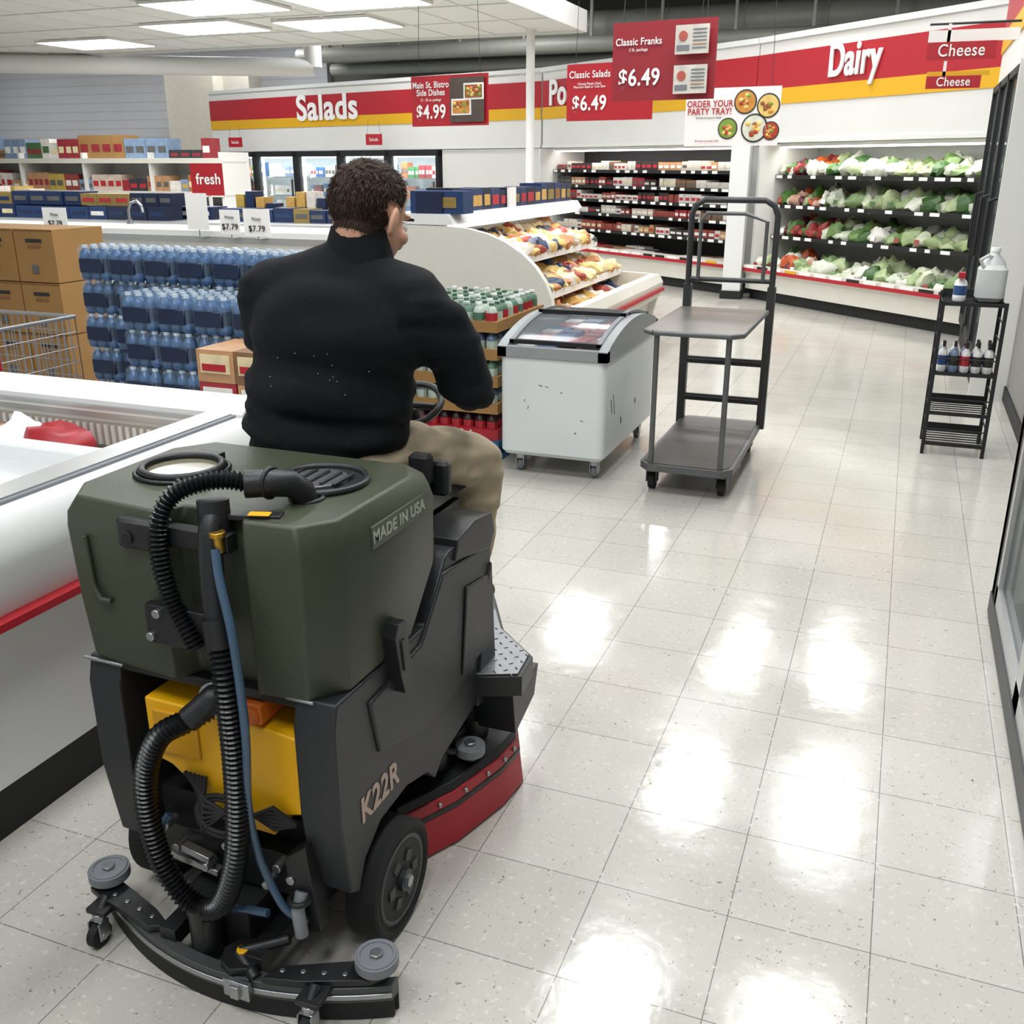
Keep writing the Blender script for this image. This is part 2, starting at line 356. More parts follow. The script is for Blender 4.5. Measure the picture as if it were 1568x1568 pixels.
b=B('glass_door_cooler')
X=.56
b.box(X+.03,1.5,7.75,10.3,0,.2,blackm); b.box(X+.6,1.3,7.75,10.3,.2,2.2,M('cooler_dark','#3b3e40',.6)); b.box(X,1.5,7.71,7.76,0,2.24,offw)
for k in range(3):
    y=7.78+k*.82
    for yy in (y,y+.76): b.box(X,X+.05,yy,yy+.05,.2,2.22,blackm)
    b.box(X,X+.05,y,y+.81,2.17,2.22,blackm); b.box(X,X+.05,y,y+.81,.2,.28,blackm); b.box(X+.02,X+.03,y+.05,y+.76,.28,2.17,glassd)
    b.tube([(X,y+.1,.9),(X-.05,y+.1,.92),(X-.05,y+.1,1.35),(X,y+.1,1.37)],.012,blackm)
    for z in (.5,.85,1.2,1.55,1.9):
        b.box(X+.1,X+.5,y+.03,y+.78,z-.015,z,alum)
        for j in range(6): b.box(X+.14,X+.3,y+.06+j*.115,y+.06+j*.115+.1,z,z+R.uniform(.12,.22),R.choice(P_mix+P_cheese))
b.done()
b=B('wall_header_right'); b.box(.6,.8,6.2,10.4,2.26,3.2,offw); b.box(.588,.6,6.2,10.4,2.66,3.0,signred); b.box(.587,.6,6.2,10.4,2.5,2.66,signyel)
b.done()
b=B('glass_door_cooler')
X=.46
b.box(X,1.4,-1,3.76,0,.09,blackm); b.box(X-.005,X,-1,3.76,.02,.1,dgray); b.box(X,1.4,3.70,3.76,0,2.1,offw); b.box(X,1.4,-1,3.76,2.0,2.1,offw); b.box(1.3,1.4,-1,3.76,0,2.1,cream)
b.box(X,X+.06,3.66,3.765,0,2.1,blackm)
for k in range(5):
    y=3.66-(k+1)*.8
    b.box(X,X+.04,y,y+.05,.1,2.0,alum); b.box(X,X+.04,y+.75,y+.8,.1,2.0,alum); b.box(X,X+.04,y,y+.8,.1,.17,alum); b.box(X,X+.04,y,y+.8,1.94,2.0,alum)
    b.box(X+.015,X+.025,y+.05,y+.75,.17,1.94,glassd); b.cyl((X-.04,y+.1,.85),(X-.04,y+.1,1.3),.012,blackm)
    for z in (.25,.65,1.05,1.45):
        b.box(X+.15,1.28,y+.02,y+.78,z-.015,z,signwhite)
        for j in range(6): b.box(X+.2,X+.5,y+.06+j*.115,y+.06+j*.115+.1,z,z+R.uniform(.15,.28),R.choice(P_cheese+[P_meat[1]]))
b.done()

# ---------------- hanging signs
wire=M('wire','#3a3a3a',.5,metal=.6)
foodm=[pm('#c98a3a','f1'),pm('#a83a22','f2'),pm('#7a9a3a','f3'),pm('#e0c070','f4'),pm('#8a5a2a','f5')]
def sign(name,x0,x1,y,z0,z1,bg,lines,rz=0,wires=True,disks=(),wtop=4.7):
    T=Matrix.Translation(((x0+x1)/2,y,(z0+z1)/2))@Matrix.Rotation(rz,4,'Z'); b=B(name,T); w=(x1-x0)/2; h=(z1-z0)/2
    b.box(-w,w,0,.008,-h,h,bg)
    if wires:
        for sx in (-.8,.8): b.cyl((w*sx,.004,h),(w*sx*.75,.004,wtop-(z0+z1)/2),.0025,wire,n=5)
    for (dx,dz,r,m) in disks:
        b.cyl((dx*w,-.004,dz*h),(dx*w,0,dz*h),r*1.15,M('plate_rim','#3a3c34',.5),n=24); b.cyl((dx*w,-.006,dz*h),(dx*w,-.001,dz*h),r,m,n=24)
        for k in range(12):
            a=R.uniform(0,6.28); q=R.uniform(0,r*.7); b.sph((dx*w+q*math.cos(a),-.007,dz*h+q*math.sin(a)),(r*.24,.004,r*.2),R.choice(foodm),8,5)
    o=b.done()
    for (bd,dx,dz,sz,m,al,bo) in lines:
        text('lettering',bd,T@Vector((dx*w,-.008,dz*h)),sz,m,rz=rz,parent=o,align=al,bold=bo,ext=.001,sx=.86)
    return o
sg=sign('hanging_price_sign',-4.56,-3.68,9,1.93,2.37,signred,[('Main St. Bistro\nSide Dishes',-.47,.48,.078,signwhite,'CENTER',.001),('12 - 32 oz. package',-.47,.05,.034,signwhite,'CENTER',0),('$4.99',-.47,-.45,.17,signwhite,'CENTER',.003)],rz=-.2)
b=B('food_photo',Matrix.Translation((-3.91,8.93,2.15))@Matrix.Rotation(-.2,4,'Z'))
b.box(-.19,.19,0,.006,-.19,.19,M('photo_bg','#4c4038',.5,var=.4))
for cx,cz,m in ((-.06,-.06,foodm[0]),(.08,.07,foodm[4])):
    b.box(cx-.11,cx+.11,-.006,0,cz-.07,cz+.07,signwhite); b.box(cx-.095,cx+.095,-.009,-.005,cz-.055,cz+.055,m)
    for k in range(20): b.sph((cx+R.uniform(-.08,.08),-.01,cz+R.uniform(-.045,.045)),(.018,.005,.014),R.choice(foodm),7,5)
b.done(parent=sg)
sign('hanging_price_sign',-3.02,-2.17,9.05,1.96,2.43,signred,[('Classic Salads',-.45,.62,.082,signwhite,'CENTER',.001),('Choose Potato Salad,\nMacaroni Salad or Cole Slaw',-.45,.25,.030,signwhite,'CENTER',0),('$6.49',-.45,-.4,.17,signwhite,'CENTER',.003)],rz=-.2)
sf=M('sign_red_b','#8f2029',.5,var=.04)
s=sign('hanging_price_sign',-1.86,-1.19,6.5,1.97,2.42,sf,[('Classic Franks',-.48,.5,.058,signwhite,'CENTER',.0008),('2 lb. package',-.48,.3,.026,signwhite,'CENTER',0),('$6.49',-.45,-.42,.135,signwhite,'CENTER',.0025)],rz=-.12)
b=B('coupon_panels',Matrix.Translation((-1.33,6.42,2.2))@Matrix.Rotation(-.12,4,'Z'))
for z0 in (.02,-.2):
    b.box(-.11,.1,0,.005,z0,z0+.16,pm('#c9c4ba','coupon')); b.cyl((-.06,-.004,z0+.1),(-.06,0,z0+.1),.028,pm('#b0564a','cp')); b.box(-.1,-.02,-.003,0,z0+.02,z0+.05,grayp)
    for k in range(6): b.box(0,.085,-.003,0,z0+.03+k*.02,z0+.037+k*.02,P_meat[6] if k==1 else grayp)
b.done(parent=s)
sign('hanging_price_sign',-1.91,-1.09,9,1.74,2.20,signwhite,[('ORDER YOUR\nPARTY TRAY!',-.47,.32,.072,signred,'CENTER',.001),('See Sales Associate for details',-.48,-.02,.020,signink,'CENTER',0),('All trays are made fresh',-.5,-.82,.024,signred,'CENTER',0)],rz=-.15,
  disks=((.28,.5,.085,foodm[0]),(.76,.35,.085,foodm[3]),(.50,-.4,.1,P_green[4]),(-.06,-.40,.075,foodm[2]),(.84,-.5,.065,foodm[1])))
for x0,x1,z0,z1 in ((-.02,.42,2.27,2.385),(.0,.35,2.09,2.17)):
    sign('category_sign',x0,x1,8.0,z0,z1,signred,[('Cheese',0,0,.11 if z0>2.2 else .08,signwhite,'CENTER',.001)],wires=False,rz=.0)
b=B('sign_bracket'); b.box(-.02,.55,8.01,8.03,2.385,2.46,signwhite); b.box(.0,.4,8.01,8.03,2.17,2.2,signyel); b.cyl((-.02,8.02,2.5),(.55,8.02,2.5),.008,wire); b.box(.1,.12,8.01,8.02,2.17,2.5,signwhite); b.done()
for px in (1.3,5.2):
    p=T1@Vector((px,-.3,2.02)); sign('category_sign',p.x-.16,p.x+.16,p.y,1.9,2.08,signred,[('Salads',0,0,.08,signwhite,'CENTER',0)],wtop=2.3)
# ---------------- coffin freezer near left
b=B('chest_display_freezer'); y0,y1=-1.0,2.66
prof=[(-1.93,.13),(-1.90,.50),(-1.85,.56),(-1.83,.66),(-1.81,.74),(-1.82,.81),(-1.86,.85),(-1.93,.85),(-1.96,.80),(-1.97,.2),(-1.97,.13)]
b.prism(prof,'Y',y0,y1,white)
b.prism([(-1.85,.585),(-1.81,.59),(-1.81,.61),(-1.84,.615)],'Y',y0,y1,redp)
b.box(-1.99,-1.90,y0,y1-.1,.845,.862,alum); b.box(-1.90,-1.885,y0,y1-.1,.845,.858,grayp)
b.box(-3.4,-1.97,y0,y1,.13,.16,white); b.box(-3.35,-1.96,y0,y1-.05,0,.13,blackm)
b.box(-1.97,-1.93,y0,y1,0,.13,blackm)
b.box(-3.4,-1.97,y0,y1-.12,.52,.55,M('freezer_liner','#d8dbdb',.35,var=.03))
b.prism([(2.50,.55),(2.50,.79),(2.47,.82),(2.47,.86),(2.51,.885),(2.62,.885),(2.66,.85),(2.66,.13),(2.62,.13),(2.62,.55)],'X',-3.4,-1.86,white)
b.box(-3.4,-1.92,2.485,2.5,.70,.78,M('vent_beige','#a39a8b',.5))
for i in range(48): b.box(-3.39+i*.03,-3.375+i*.03,2.478,2.486,.705,.775,offw)
b.box(-3.4,-1.92,2.46,2.475,.838,.846,alum)
b.prism([(-3.4,.13),(-3.4,.90),(-3.3,.93),(-3.28,.55),(-3.28,.13)],'Y',y0,y1-.1,white)
b.box(-3.28,-1.98,2.03,2.09,.55,.80,white); b.box(-3.28,-1.98,2.02,2.10,.80,.83,white)
b.box(-2.66,-2.60,y0,2.05,.81,.85,alum); b.box(-3.28,-1.98,.9,.95,.82,.85,alum); b.box(-3.28,-1.98,1.48,1.50,.82,.845,grayp)
b.box(-3.28,-1.98,y0,2.05,.835,.842,M('freezer_glass','#e3e8e8',.06,alpha=.4,var=0))
for k in range(34):
    x=R.uniform(-3.2,-2.1); y=R.uniform(2.18,2.42); bag(b,x,y,.55,R.uniform(.15,.25),.16,R.uniform(.08,.15),R.choice([signwhite,P_mix[4],P_meat[7],P_mix[7],signwhite,P_mix[7]]))
bag(b,-2.50,2.36,.67,.26,.18,.13,P_meat[2]); bag(b,-2.68,2.36,.67,.20,.16,.12,signwhite); bag(b,-2.82,2.38,.66,.20,.16,.11,P_mix[8]); b.box(-2.36,-2.0,2.2,2.4,.66,.70,P_meat[7],rz=.2); b.box(-2.2,-1.99,2.14,2.3,.68,.71,P_meat[7],rz=-.3)
for k in range(16): b.box(-3.2+(k%4)*.3,-2.98+(k%4)*.3,-.4+(k//4)*.6,-.1+(k//4)*.6,.551,.60,R.choice([signwhite,P_mix[7],P_meat[4]]))
b.done()

# ---------------- water packs
wb=M('water_bottle','#3f6391',.16,var=.5,scale=35); wl=M('water_label','#12233f',.3,var=.6,scale=25); wc=M('water_cap','#c9d6e0',.3); wrap=M('shrink_wrap','#a8bfd0',.08,alpha=.15,var=0,bump=.8,bscale=25)
def bottle(b,x,y,z,r,h,mb,ml,mc,n=8):
    rr=[(0,.85),(.06,1),(.3,1),(.32,.94),(.6,.94),(.62,1),(.78,.85),(.88,.42),(.92,.4)]
    b.loft([[(x+r*q*math.cos(2*pi*j/n),y+r*q*math.sin(2*pi*j/n),z+h*t) for j in range(n)] for t,q in rr],mb)
    b.loft([[(x+r*1.01*math.cos(2*pi*j/n),y+r*1.01*math.sin(2*pi*j/n),z+h*t) for j in range(n)] for t in (.25,.62)],ml,cap=False)
    b.loft([[(x+r*.45*math.cos(2*pi*j/n),y+r*.45*math.sin(2*pi*j/n),z+h*t) for j in range(n)] for t in (.91,1)],mc)
def pack(b,x,y,z,nx,ny,mb=wb,ml=wl,mc=wc,r=.033,h=.175):
    for i in range(nx):
        for j in range(ny):
            if 0<j<ny-1 and 0<i<nx-1 and z<.8: continue
            bottle(b,x+r+i*2*r+R.uniform(-.003,.003),y+r+j*2*r+R.uniform(-.003,.003),z,r,h,mb,ml,mc)
    b.rbox(x-.004,x+nx*2*r+.004,y-.004,y+ny*2*r+.004,z+.002,z+h*1.0,wrap,r=.03)
    b.rbox(x+.02,x+nx*2*r-.02,y-.010,y+.01,z+h*.22,z+h*.62,wl,r=.004,k=1)
b=B('bottled_water_pallet')
b.box(-4.10,-2.55,3.75,4.40,.02,.12,wood)
for c in range(7):
    for l in range(6): pack(b,-4.07+c*.212+R.uniform(-.008,.008),4.12+R.uniform(-.02,.02),.13+l*.178,3,3)
for c in range(4):
    for l in range(5): pack(b,-3.50+c*.215+R.uniform(-.008,.008),3.76+R.uniform(-.02,.02),.13+l*.178,3,4)
b.done()
b=B('sausage_box_stack'); 
for l in range(6): 
    for c in range(2):
        x=-2.78+c*.2+R.uniform(-.01,.01); z=l*.142
        b.box(x,x+.19,3.42,3.7,z,z+.14,[P_meat[3],P_meat[2],P_meat[6]][(l+c)%3]); b.box(x+.02,x+.17,3.415,3.42,z+.04,z+.12,LAB[(l)%2]); b.box(x+.03,x+.15,3.412,3.415,z+.05,z+.08,signred)
b.done()
b=B('cardboard_box_stack')
for c in range(5):
    for l in range(4):
        x=-6.18+c*.31; z=.0+l*.31
        y=4.55
        b.box(x,x+.3,y,y+.4,z,z+.305,card)
        b.box(x+.10,x+.2,y-.005,y,z+.20,z+.215,cardd); b.box(x+.09,x+.21,y-.005,y,z+.23,z+.25,signink); b.box(x+.11,x+.16,y-.005,y,z+.05,z+.10,LAB[2]); b.box(x,x+.3,y-.003,y,z+.295,z+.305,cardd)
b.done(bevel=.004)
b=B('shopping_cart'); cg=M('cart_wire','#a4a6a8',.35,metal=.6)
def grid(p,u,v,nu,nv,r=.0025,m=None):
    p,u,v=Vector(p),Vector(u),Vector(v)
    for i in range(nu+1): b.cyl(p+u*i/nu,p+u*i/nu+v,r,m or cg,n=5)
    for j in range(nv+1): b.cyl(p+v*j/nv,p+v*j/nv+u,r,m or cg,n=5)
CX,CY=-3.66,3.15
grid((CX-.8,CY,.55),(.8,0,0),(0,0,.36),20,5); grid((CX-.8,CY+.5,.55),(.8,0,0),(0,0,.36),20,5); grid((CX,CY,.55),(0,.5,0),(0,0,.36),12,5); grid((CX-.8,CY,.55),(0,.5,0),(0,0,.36),12,5); grid((CX-.8,CY,.55),(.8,0,0),(0,.5,0),16,10)
b.tube([(CX-.8,CY,.91),(CX,CY,.91),(CX,CY+.5,.91),(CX-.8,CY+.5,.91),(CX-.8,CY,.91)],.009,cg)
b.box(CX-.005,CX+.015,CY-.01,CY+.03,.60,.92,redp)
for yy in (CY+.03,CY+.47):
    b.tube([(CX-.75,yy,.55),(CX-.7,yy,.15),(CX,yy,.15),(CX-.05,yy,.55)],.012,cg)
    for xx in (CX-.68,CX-.05): b.cyl((xx,yy-.015,.065),(xx,yy+.015,.065),.065,rubber)
    b.cyl((CX-.68,yy,.06),(CX-.68,yy,.15),.01,cg);b.cyl((CX-.05,yy,.06),(CX-.05,yy,.15),.01,cg)
b.done()
b=B('island_freezer'); b.rbox(-10.5,-3.95,7.3,8.5,.13,1.08,white,r=.06); b.box(-10.4,-4.0,7.35,8.4,0,.14,blackm); b.box(-10.5,-3.95,7.28,7.3,.95,1.0,alum)
b.box(-10.4,-4.0,7.5,8.4,1.08,1.1,alum)
b.done()
b=B('boxed_goods_on_island')
for (a0,a1,z,yy) in ((-10.3,-6.2,1.1,7.6),(-9.8,-6.3,1.22,7.7),(-10.3,-6,1.1,7.95),(-5.9,-4.6,1.1,7.8)): fill(b,a0,a1,yy,z,(.11,.13),(.16,.24),(.2,.25),P_blue,1)
for i in range(10): b.box(-5.9+i*.11,-5.81+i*.11,8.05,8.2,1.1,1.1+R.uniform(.12,.26),R.choice([P_cheese[0],P_blue[0],P_mix[4],P_mix[1]]))
b.done()
for x,w,z0,z1 in ((-7.42,.28,1.02,1.22),(-5.80,.22,1.06,1.36),(-5.46,.2,1.03,1.23),(-5.22,.26,1.02,1.24)):
    b=B('price_card'); b.box(x,x+w,7.2,7.206,z0,z1,signwhite); b.cyl((x+w/2,7.21,1.0),(x+w/2,7.21,z1-.05),.005,steel); b.box(x+w/2-.04,x+w/2+.04,7.2,7.275,.99,1.0,steel); o=b.done()
    if z1<1.3: text('lettering','$7.79',(x+w/2,7.195,z0+.06),.07,signink,parent=o); text('lettering','Prices',(x+w/2,7.195,z0+.14),.035,grayp,parent=o)
b=B('faucet'); b.cyl((-6.6,7.4,1.08),(-6.6,7.4,1.12),.03,steel); b.tube([(-6.6,7.4,1.1),(-6.6,7.4,1.2),(-6.57,7.4,1.26),(-6.5,7.4,1.28),(-6.45,7.4,1.24),(-6.44,7.4,1.18)],.014,steel); b.done()
b=B('grocery_shelf'); b.box(-15.5,-9.2,12.9,12.95,0,1.75,offw)
for z in (.3,.75,1.2,1.66): b.box(-15.5,-9.2,12.3,12.9,z-.04,z,offw); b.box(-15.5,-9.2,12.28,12.3,z-.06,z+.01,cream)
for i in range(6): b.box(-15.5+i*1.25,-15.46+i*1.25,12.3,12.95,0,1.75,offw)
for z in (.3,.75,1.2): fill(b,-15.4,-9.3,12.35,z,(.15,.32),(.08,.18),(.2,.3),P_mix+P_meat,1)
fill(b,-15.4,-9.3,12.4,1.66,(.12,.36),(.10,.22),(.2,.35),[P_mix[0],P_mix[3],P_mix[7],P_meat[3],P_meat[4],card,P_mix[6],P_meat[1]],1)
b.done()
b=B('grocery_shelf')
b.box(-12.6,-9.2,9.4,9.45,0,1.2,offw)
for z in (.3,.75,1.15): b.box(-12.6,-9.2,9.0,9.45,z-.04,z,offw)
for z in (.3,.75,1.15): fill(b,-12.5,-9.3,9.05,z,(.12,.26),(.07,.15),(.2,.3),P_mix+P_meat,1)
b.done()
b=B('beige_column'); b.box(-15.2,-13.95,18.6,19.6,0,3.5,M('beige','#b5b0a3',.7)); b.box(-13.95,-13.3,18.95,19.4,0,3.7,M('beige2','#a5a095',.7)); b.done()
o=sign('fresh_sign',-7.08,-6.72,8.95,1.28,1.60,signred,[('fresh',.1,.0,.15,signwhite,'CENTER',.003)],wires=False,rz=.2)
b=B('sign_post'); b.cyl((-6.9,8.98,0),(-6.9,8.98,1.3),.02,offw); b.box(-7.05,-6.75,8.85,9.15,0,.03,offw); b.done(parent=o)
# ---------------- deli island along aisle
b=B('deli_display_case'); ya,yb=6.4,9.3
low=[(-2.12,.60),(-2.12,.42),(-2.2,.1)]
pan=[(-3.42,.1),(-3.42,1.20),(-2.95,1.19)]+[(-2.95+.78*math.sin(t)*1.0,.62+.57*math.cos(t)) for t in [i*pi/16 for i in range(1,9)]]+low
b.prism(pan,'Y',ya-.03,ya+.03,cream)
b.prism([(-3.42,.1),(-3.42,1.20),(-3.3,1.2),(-3.2,.66),(-2.2,.62)]+low,'Y',yb-.03,yb+.03,cream)
b.box(-3.42,-3.36,ya,yb,.1,1.2,white); b.box(-3.4,-2.25,ya,yb,0,.1,blackm); b.box(-3.42,-2.22,ya,yb,.1,.3,cream)
b.prism([(-2.24,.1),(-2.2,.35),(-2.10,.42),(-2.08,.55),(-2.12,.62),(-2.2,.62),(-2.26,.5),(-2.3,.3)],'Y',ya,yb,cream)
b.box(-2.085,-2.065,ya,yb,.47,.50,signred)
b.prism([(-3.42,1.20),(-3.42,1.27),(-2.95,1.27),(-2.9,1.20)],'Y',ya-.03,yb+.03,white)
b.box(-2.96,-2.93,ya,yb,1.17,1.2,M('case_led','#fffaf0',.5,emit=4))
for (x0,x1,z) in ((-3.3,-2.74,.95),(-3.15,-2.5,.70),(-2.95,-2.26,.47)):
    b.box(x0,x1,ya+.03,yb-.03,z-.03,z-.01,white,ry=.22)
    b.box(x1,x1+.012,ya+.03,yb-.03,z-.09,z-.03,signwhite)
    for r in range(4):
        y=ya+.15
        while y<yb-.12:
            q=(r+.5)/4; bag(b,x0+(x1-x0)*q,y,z+.04-.11*q,.24,R.uniform(.12,.22),R.uniform(.07,.13),R.choice(P_cheese),amp=.04)
            if R.random()<.35: b.box(x0+(x1-x0)*q-.04,x0+(x1-x0)*q+.04,y-.03,y+.04,z+.10-.11*q,z+.13-.11*q,R.choice([LAB[0],LAB[3],P_cheese[6],P_cheese[2]]),ry=.3,rz=R.uniform(-.5,.5))
            y+=.10
b.done()
l=bpy.data.lights.new('case_light','AREA'); l.shape='RECTANGLE'; l.size=.08; l.size_y=2.6; l.energy=7; l.color=(1,.94,.84)
lo=bpy.data.objects.new('case_light',l); COL.objects.link(lo); lo.location=(-2.9,7.85,1.16); lo.rotation_euler=(0,-.35,0); lo.parent=bpy.data.objects['deli_display_case']
b=B('boxed_goods_on_deli_case')
y=ya
while y<yb-.1:
    w=R.uniform(.14,.22); m=R.choice(P_blue[:3]); h=R.uniform(.13,.17)
    b.box(-3.2,-3.0,y,y+w-.006,1.27,1.27+h,m); b.box(-3.0,-2.997,y+.02,y+w-.03,1.30,1.27+h*.7,R.choice([P_cheese[0],LAB[3],P_blue[3],foodm[4]])); y+=w
b.box(-3.25,-2.85,6.42,6.6,1.27,1.42,P_blue[1]); b.box(-3.2,-3.05,6.415,6.42,1.31,1.38,LAB[3]); b.box(-3.02,-2.9,6.415,6.42,1.31,1.38,P_blue[3])
b.box(-2.99,-2.97,7.6,7.75,1.27,1.42,signwhite)
b.done()

# ---------------- soda pallet
b=B('soda_crate_stack'); sx0=-2.62
b.box(sx0,-2.0,4.95,5.75,.0,.03,wood); b.box(sx0,-2.0,4.95,5.75,.09,.12,wood)
for x in (sx0,-2.4,-2.12): b.box(x,x+.1,4.95,5.75,.03,.09,wood)
cola=pm('#2a1512','cola'); sodag=pm('#4c6e58','sg'); clr=pm('#a9b7a9','clr'); sodab=pm('#4a6078','sb')
z=.12
for (tm,bm_) in ((redp,cola),(card,sodab),(card,sodag),(card,sodab),(card,sodag)):
    b.box(sx0+.01,-2.01,4.96,5.72,z,z+.06,tm)
    for i in range(8):
        for j in range(9):
            if z>.7: bottle(b,sx0+.05+i*.073,5.0+j*.08,z+.02,.034,.135,R.choice([sodag,clr,clr]),R.choice([clr,redp,sodag]),R.choice([clr,signwhite,sodag]))
            else: bottle(b,sx0+.05+i*.073,5.0+j*.08,z+.02,.032,.135,bm_,redp if bm_ is cola else clr,redp if bm_ is cola else sodag)
    z+=.152
o=b.done()
text('lettering','Cola',(-2.2,4.955,.15),.06,signwhite,parent=o)

# ---------------- ice cream chest
b=B('ice_cream_chest_freezer'); x0,x1,y0,y1=-1.93,-1.33,4.76,5.86
icew=M('chest_white','#d2d8d7',.4,var=.05,scale=4); rimm=M('chest_rim','#8a8f90',.4)
def top(y): t=(y-y0)/(y1-y0); return .665+.10*math.sin(pi*min(1,max(0,t)))**.8+.02*t
b.rbox(x0+.01,x1-.01,y0+.01,y1-.01,.11,.665,icew,r=.04)
n=14; ys=[y0+(y1-y0)*i/n for i in range(n+1)]
for xs in ((x0,x0+.05),(x1-.05,x1)):
    b.prism([(y,.645) for y in ys]+[(y,top(y)+.03) for y in ys[::-1]],'X',xs[0],xs[1],rimm)
b.box(x0,x1,y0,y0+.05,.645,top(y0)+.035,rimm); b.box(x0,x1,y1-.05,y1,.645,top(y1)+.035,rimm)
gl=M('chest_lid_glass','#8f9a9f',.08,alpha=.3,var=0)
for (ya_,yb_,dz) in ((y0+.05,y0+.62,.028),(y0+.5,y1-.05,.040)):
    yy=[ya_+(yb_-ya_)*i/8 for i in range(9)]
    b.loft([[(x0+.05,y,top(y)+dz) for y in yy],[(x1-.05,y,top(y)+dz) for y in yy]],gl,cap=False,closed=False)
    for xa in (x0+.05,x1-.075): 
        b.prism([(y,top(y)+dz-.004) for y in yy]+[(y,top(y)+dz+.010) for y in yy[::-1]],'X',xa,xa+.025,grayp)
    for y in (ya_,yb_-.03): b.box(x0+.05,x1-.05,y,y+.03,top(y)+dz-.008,top(y)+dz+.014,blackm)
b.box(x0+.03,x1-.03,y0+.03,y1-.03,.664,.668,signwhite)
for i in range(7):
    for j in range(4): b.box(x0+.07+j*.12,x0+.17+j*.12,y0+.08+i*.14,y0+.19+i*.14,.668,.668+R.uniform(.02,.04),R.choice([P_mix[2],P_mix[0],P_mix[4],P_mix[7],P_meat[2],P_mix[4]]))
scr=M('scuffs','#4a4a48',.7)
for (xx,zz,w,h) in ((-1.70,.50,.022,.004),(-1.665,.496,.02,.003),(-1.58,.47,.012,.004),(-1.76,.37,.003,.02),(-1.47,.33,.018,.003),(-1.50,.26,.012,.005),(-1.78,.41,.003,.014)): b.box(xx,xx+w,y0+.0085,y0+.0102,zz,zz+h,scr,ry=.3)
for (yy,zz,h,w) in ((4.95,.33,.12,.006),(5.1,.25,.04,.015),(4.9,.35,.08,.008),(5.4,.3,.03,.015)): b.box(x1-.0102,x1-.0085,yy,yy+w,zz,zz+h,scr,rx=.3)
for x in (x0+.1,x1-.08):
    for y in (y0+.1,y1-.1):
        b.cyl((x,y,.11),(x,y,.075),.03,steel); b.box(x-.022,x-.018,y-.02,y+.03,.03,.08,steel); b.box(x+.018,x+.022,y-.02,y+.03,.03,.08,steel); b.cyl((x-.014,y+.015,.035),(x+.014,y+.015,.035),.035,grayp)
b.done()

# ---------------- stocking cart
b=B('platform_stocking_cart'); x0,x1,y0,y1=-1.13,-.66,4.68,5.78
b.prism([(x0+.05,y0),(x1-.05,y0),(x1,y0+.06),(x1,y1-.04),(x1-.04,y1),(x0+.04,y1),(x0,y1-.04),(x0,y0+.06)],'Z',.13,.165,cartg)
b.prism([(x0+.06,y0+.02),(x1-.06,y0+.02),(x1-.02,y0+.07),(x1-.02,y1-.05),(x0+.02,y1-.05),(x0+.02,y0+.07)],'Z',.165,.168,M('deck_worn','#4c4945',.45,metal=.4,var=.35,scale=12))
sy1=5.58
b.prism([(x0+.05,y0),(x1-.05,y0),(x1,y0+.05),(x1,sy1),(x0,sy1),(x0,y0+.05)],'Z',.815,.84,M('shelf_metal','#6f6c67',.3,metal=.6,var=.25,scale=10))
b.tube([(x0+.05,y0,.828),(x1-.05,y0,.828),(x1,y0+.05,.828),(x1,sy1,.828)],.013,cartg); b.tube([(x0+.05,y0,.828),(x0,y0+.05,.828),(x0,sy1,.828)],.013,cartg)
for x in (x0+.06,x1-.06): b.cyl((x,y0+.03,.16),(x,y0+.03,.82),.014,cartg)
yh=5.70; hb=M('cart_dark_paint','#3a3b3b',.4,metal=.3,var=.2)
xr,xl=x1-.0,x0+.0
b.tube([(xl,yh,.16),(xl,yh,1.33),(xl+.02,yh,1.38),(xl+.07,yh,1.41),(xr-.07,yh,1.41),(xr-.02,yh,1.38),(xr,yh,1.33),(xr,yh,.16)],.017,hb,n=12)
for x in (xl,xr): b.box(x-.022,x+.022,yh-.015,yh+.03,.14,.95,hb)
for z in (.30,.52,.98): b.cyl((xl,yh,z),(xr,yh,z),.014,hb)
b.tube([(xl+.06,yh-.03,.98),(xl+.06,yh-.03,1.3),(xl+.09,yh-.03,1.34),(xl+.3,yh-.03,1.34),(xl+.42,yh-.03,1.30),(xl+.42,yh-.03,.98)],.011,cartg)
for z in (.30,.52): b.box(xl,xr,yh-.01,yh+.01,z-.02,z+.02,hb)
for x in (x0+.05,x1-.06):
    for y in (y0+.12,y1-.1):
        b.cyl((x,y,.13),(x,y,.1),.035,cartg); b.box(x-.028,x-.022,y-.02,y+.03,.04,.11,hb); b.box(x+.022,x+.028,y-.02,y+.03,.04,.11,hb); b.cyl((x-.016,y+.015,.048),(x+.016,y+.015,.048),.048,rubber,n=20)
b.done()

# ---------------- wire rack
RK=empty('wire_rack',(.4,6.2,0)); RI=Matrix.Translation((-.4,-6.2,0))
def rp(o): o.parent=RK; o.matrix_parent_inverse=RI
b=B('rack_frame'); x0,x1,y0,y1=.24,.56,6.02,6.36
for x in (x0,x1):
    for y in (y0,y1): b.box(x-.01,x+.01,y-.01,y+.01,0,.88 if y==y0 else .9,blackm)
    for k in range(9): b.cyl((x,y0,.06+k*.1),(x,y1,.06+k*.1),.004,blackm,n=6)
for z in (.06,.24,.47,.86):
    for k in range(7): b.cyl((x0,y0+k*(y1-y0)/6,z),(x1,y0+k*(y1-y0)/6,z),.004,blackm,n=6)
    b.box(x0,x1,y0-.008,y0,z-.005,z+.015,blackm); b.box(x0,x1,y1,y1+.008,z-.005,z+.05,blackm)
    if z>.4: b.box(x0,x1,y0,y1,z-.006,z-.002,blackm)
for z in (.15,.33,.56): b.cyl((x0,y0,z),(x1,y0,z),.004,blackm,n=6)
rp(b.done())
b=B('cleaner_bottles')
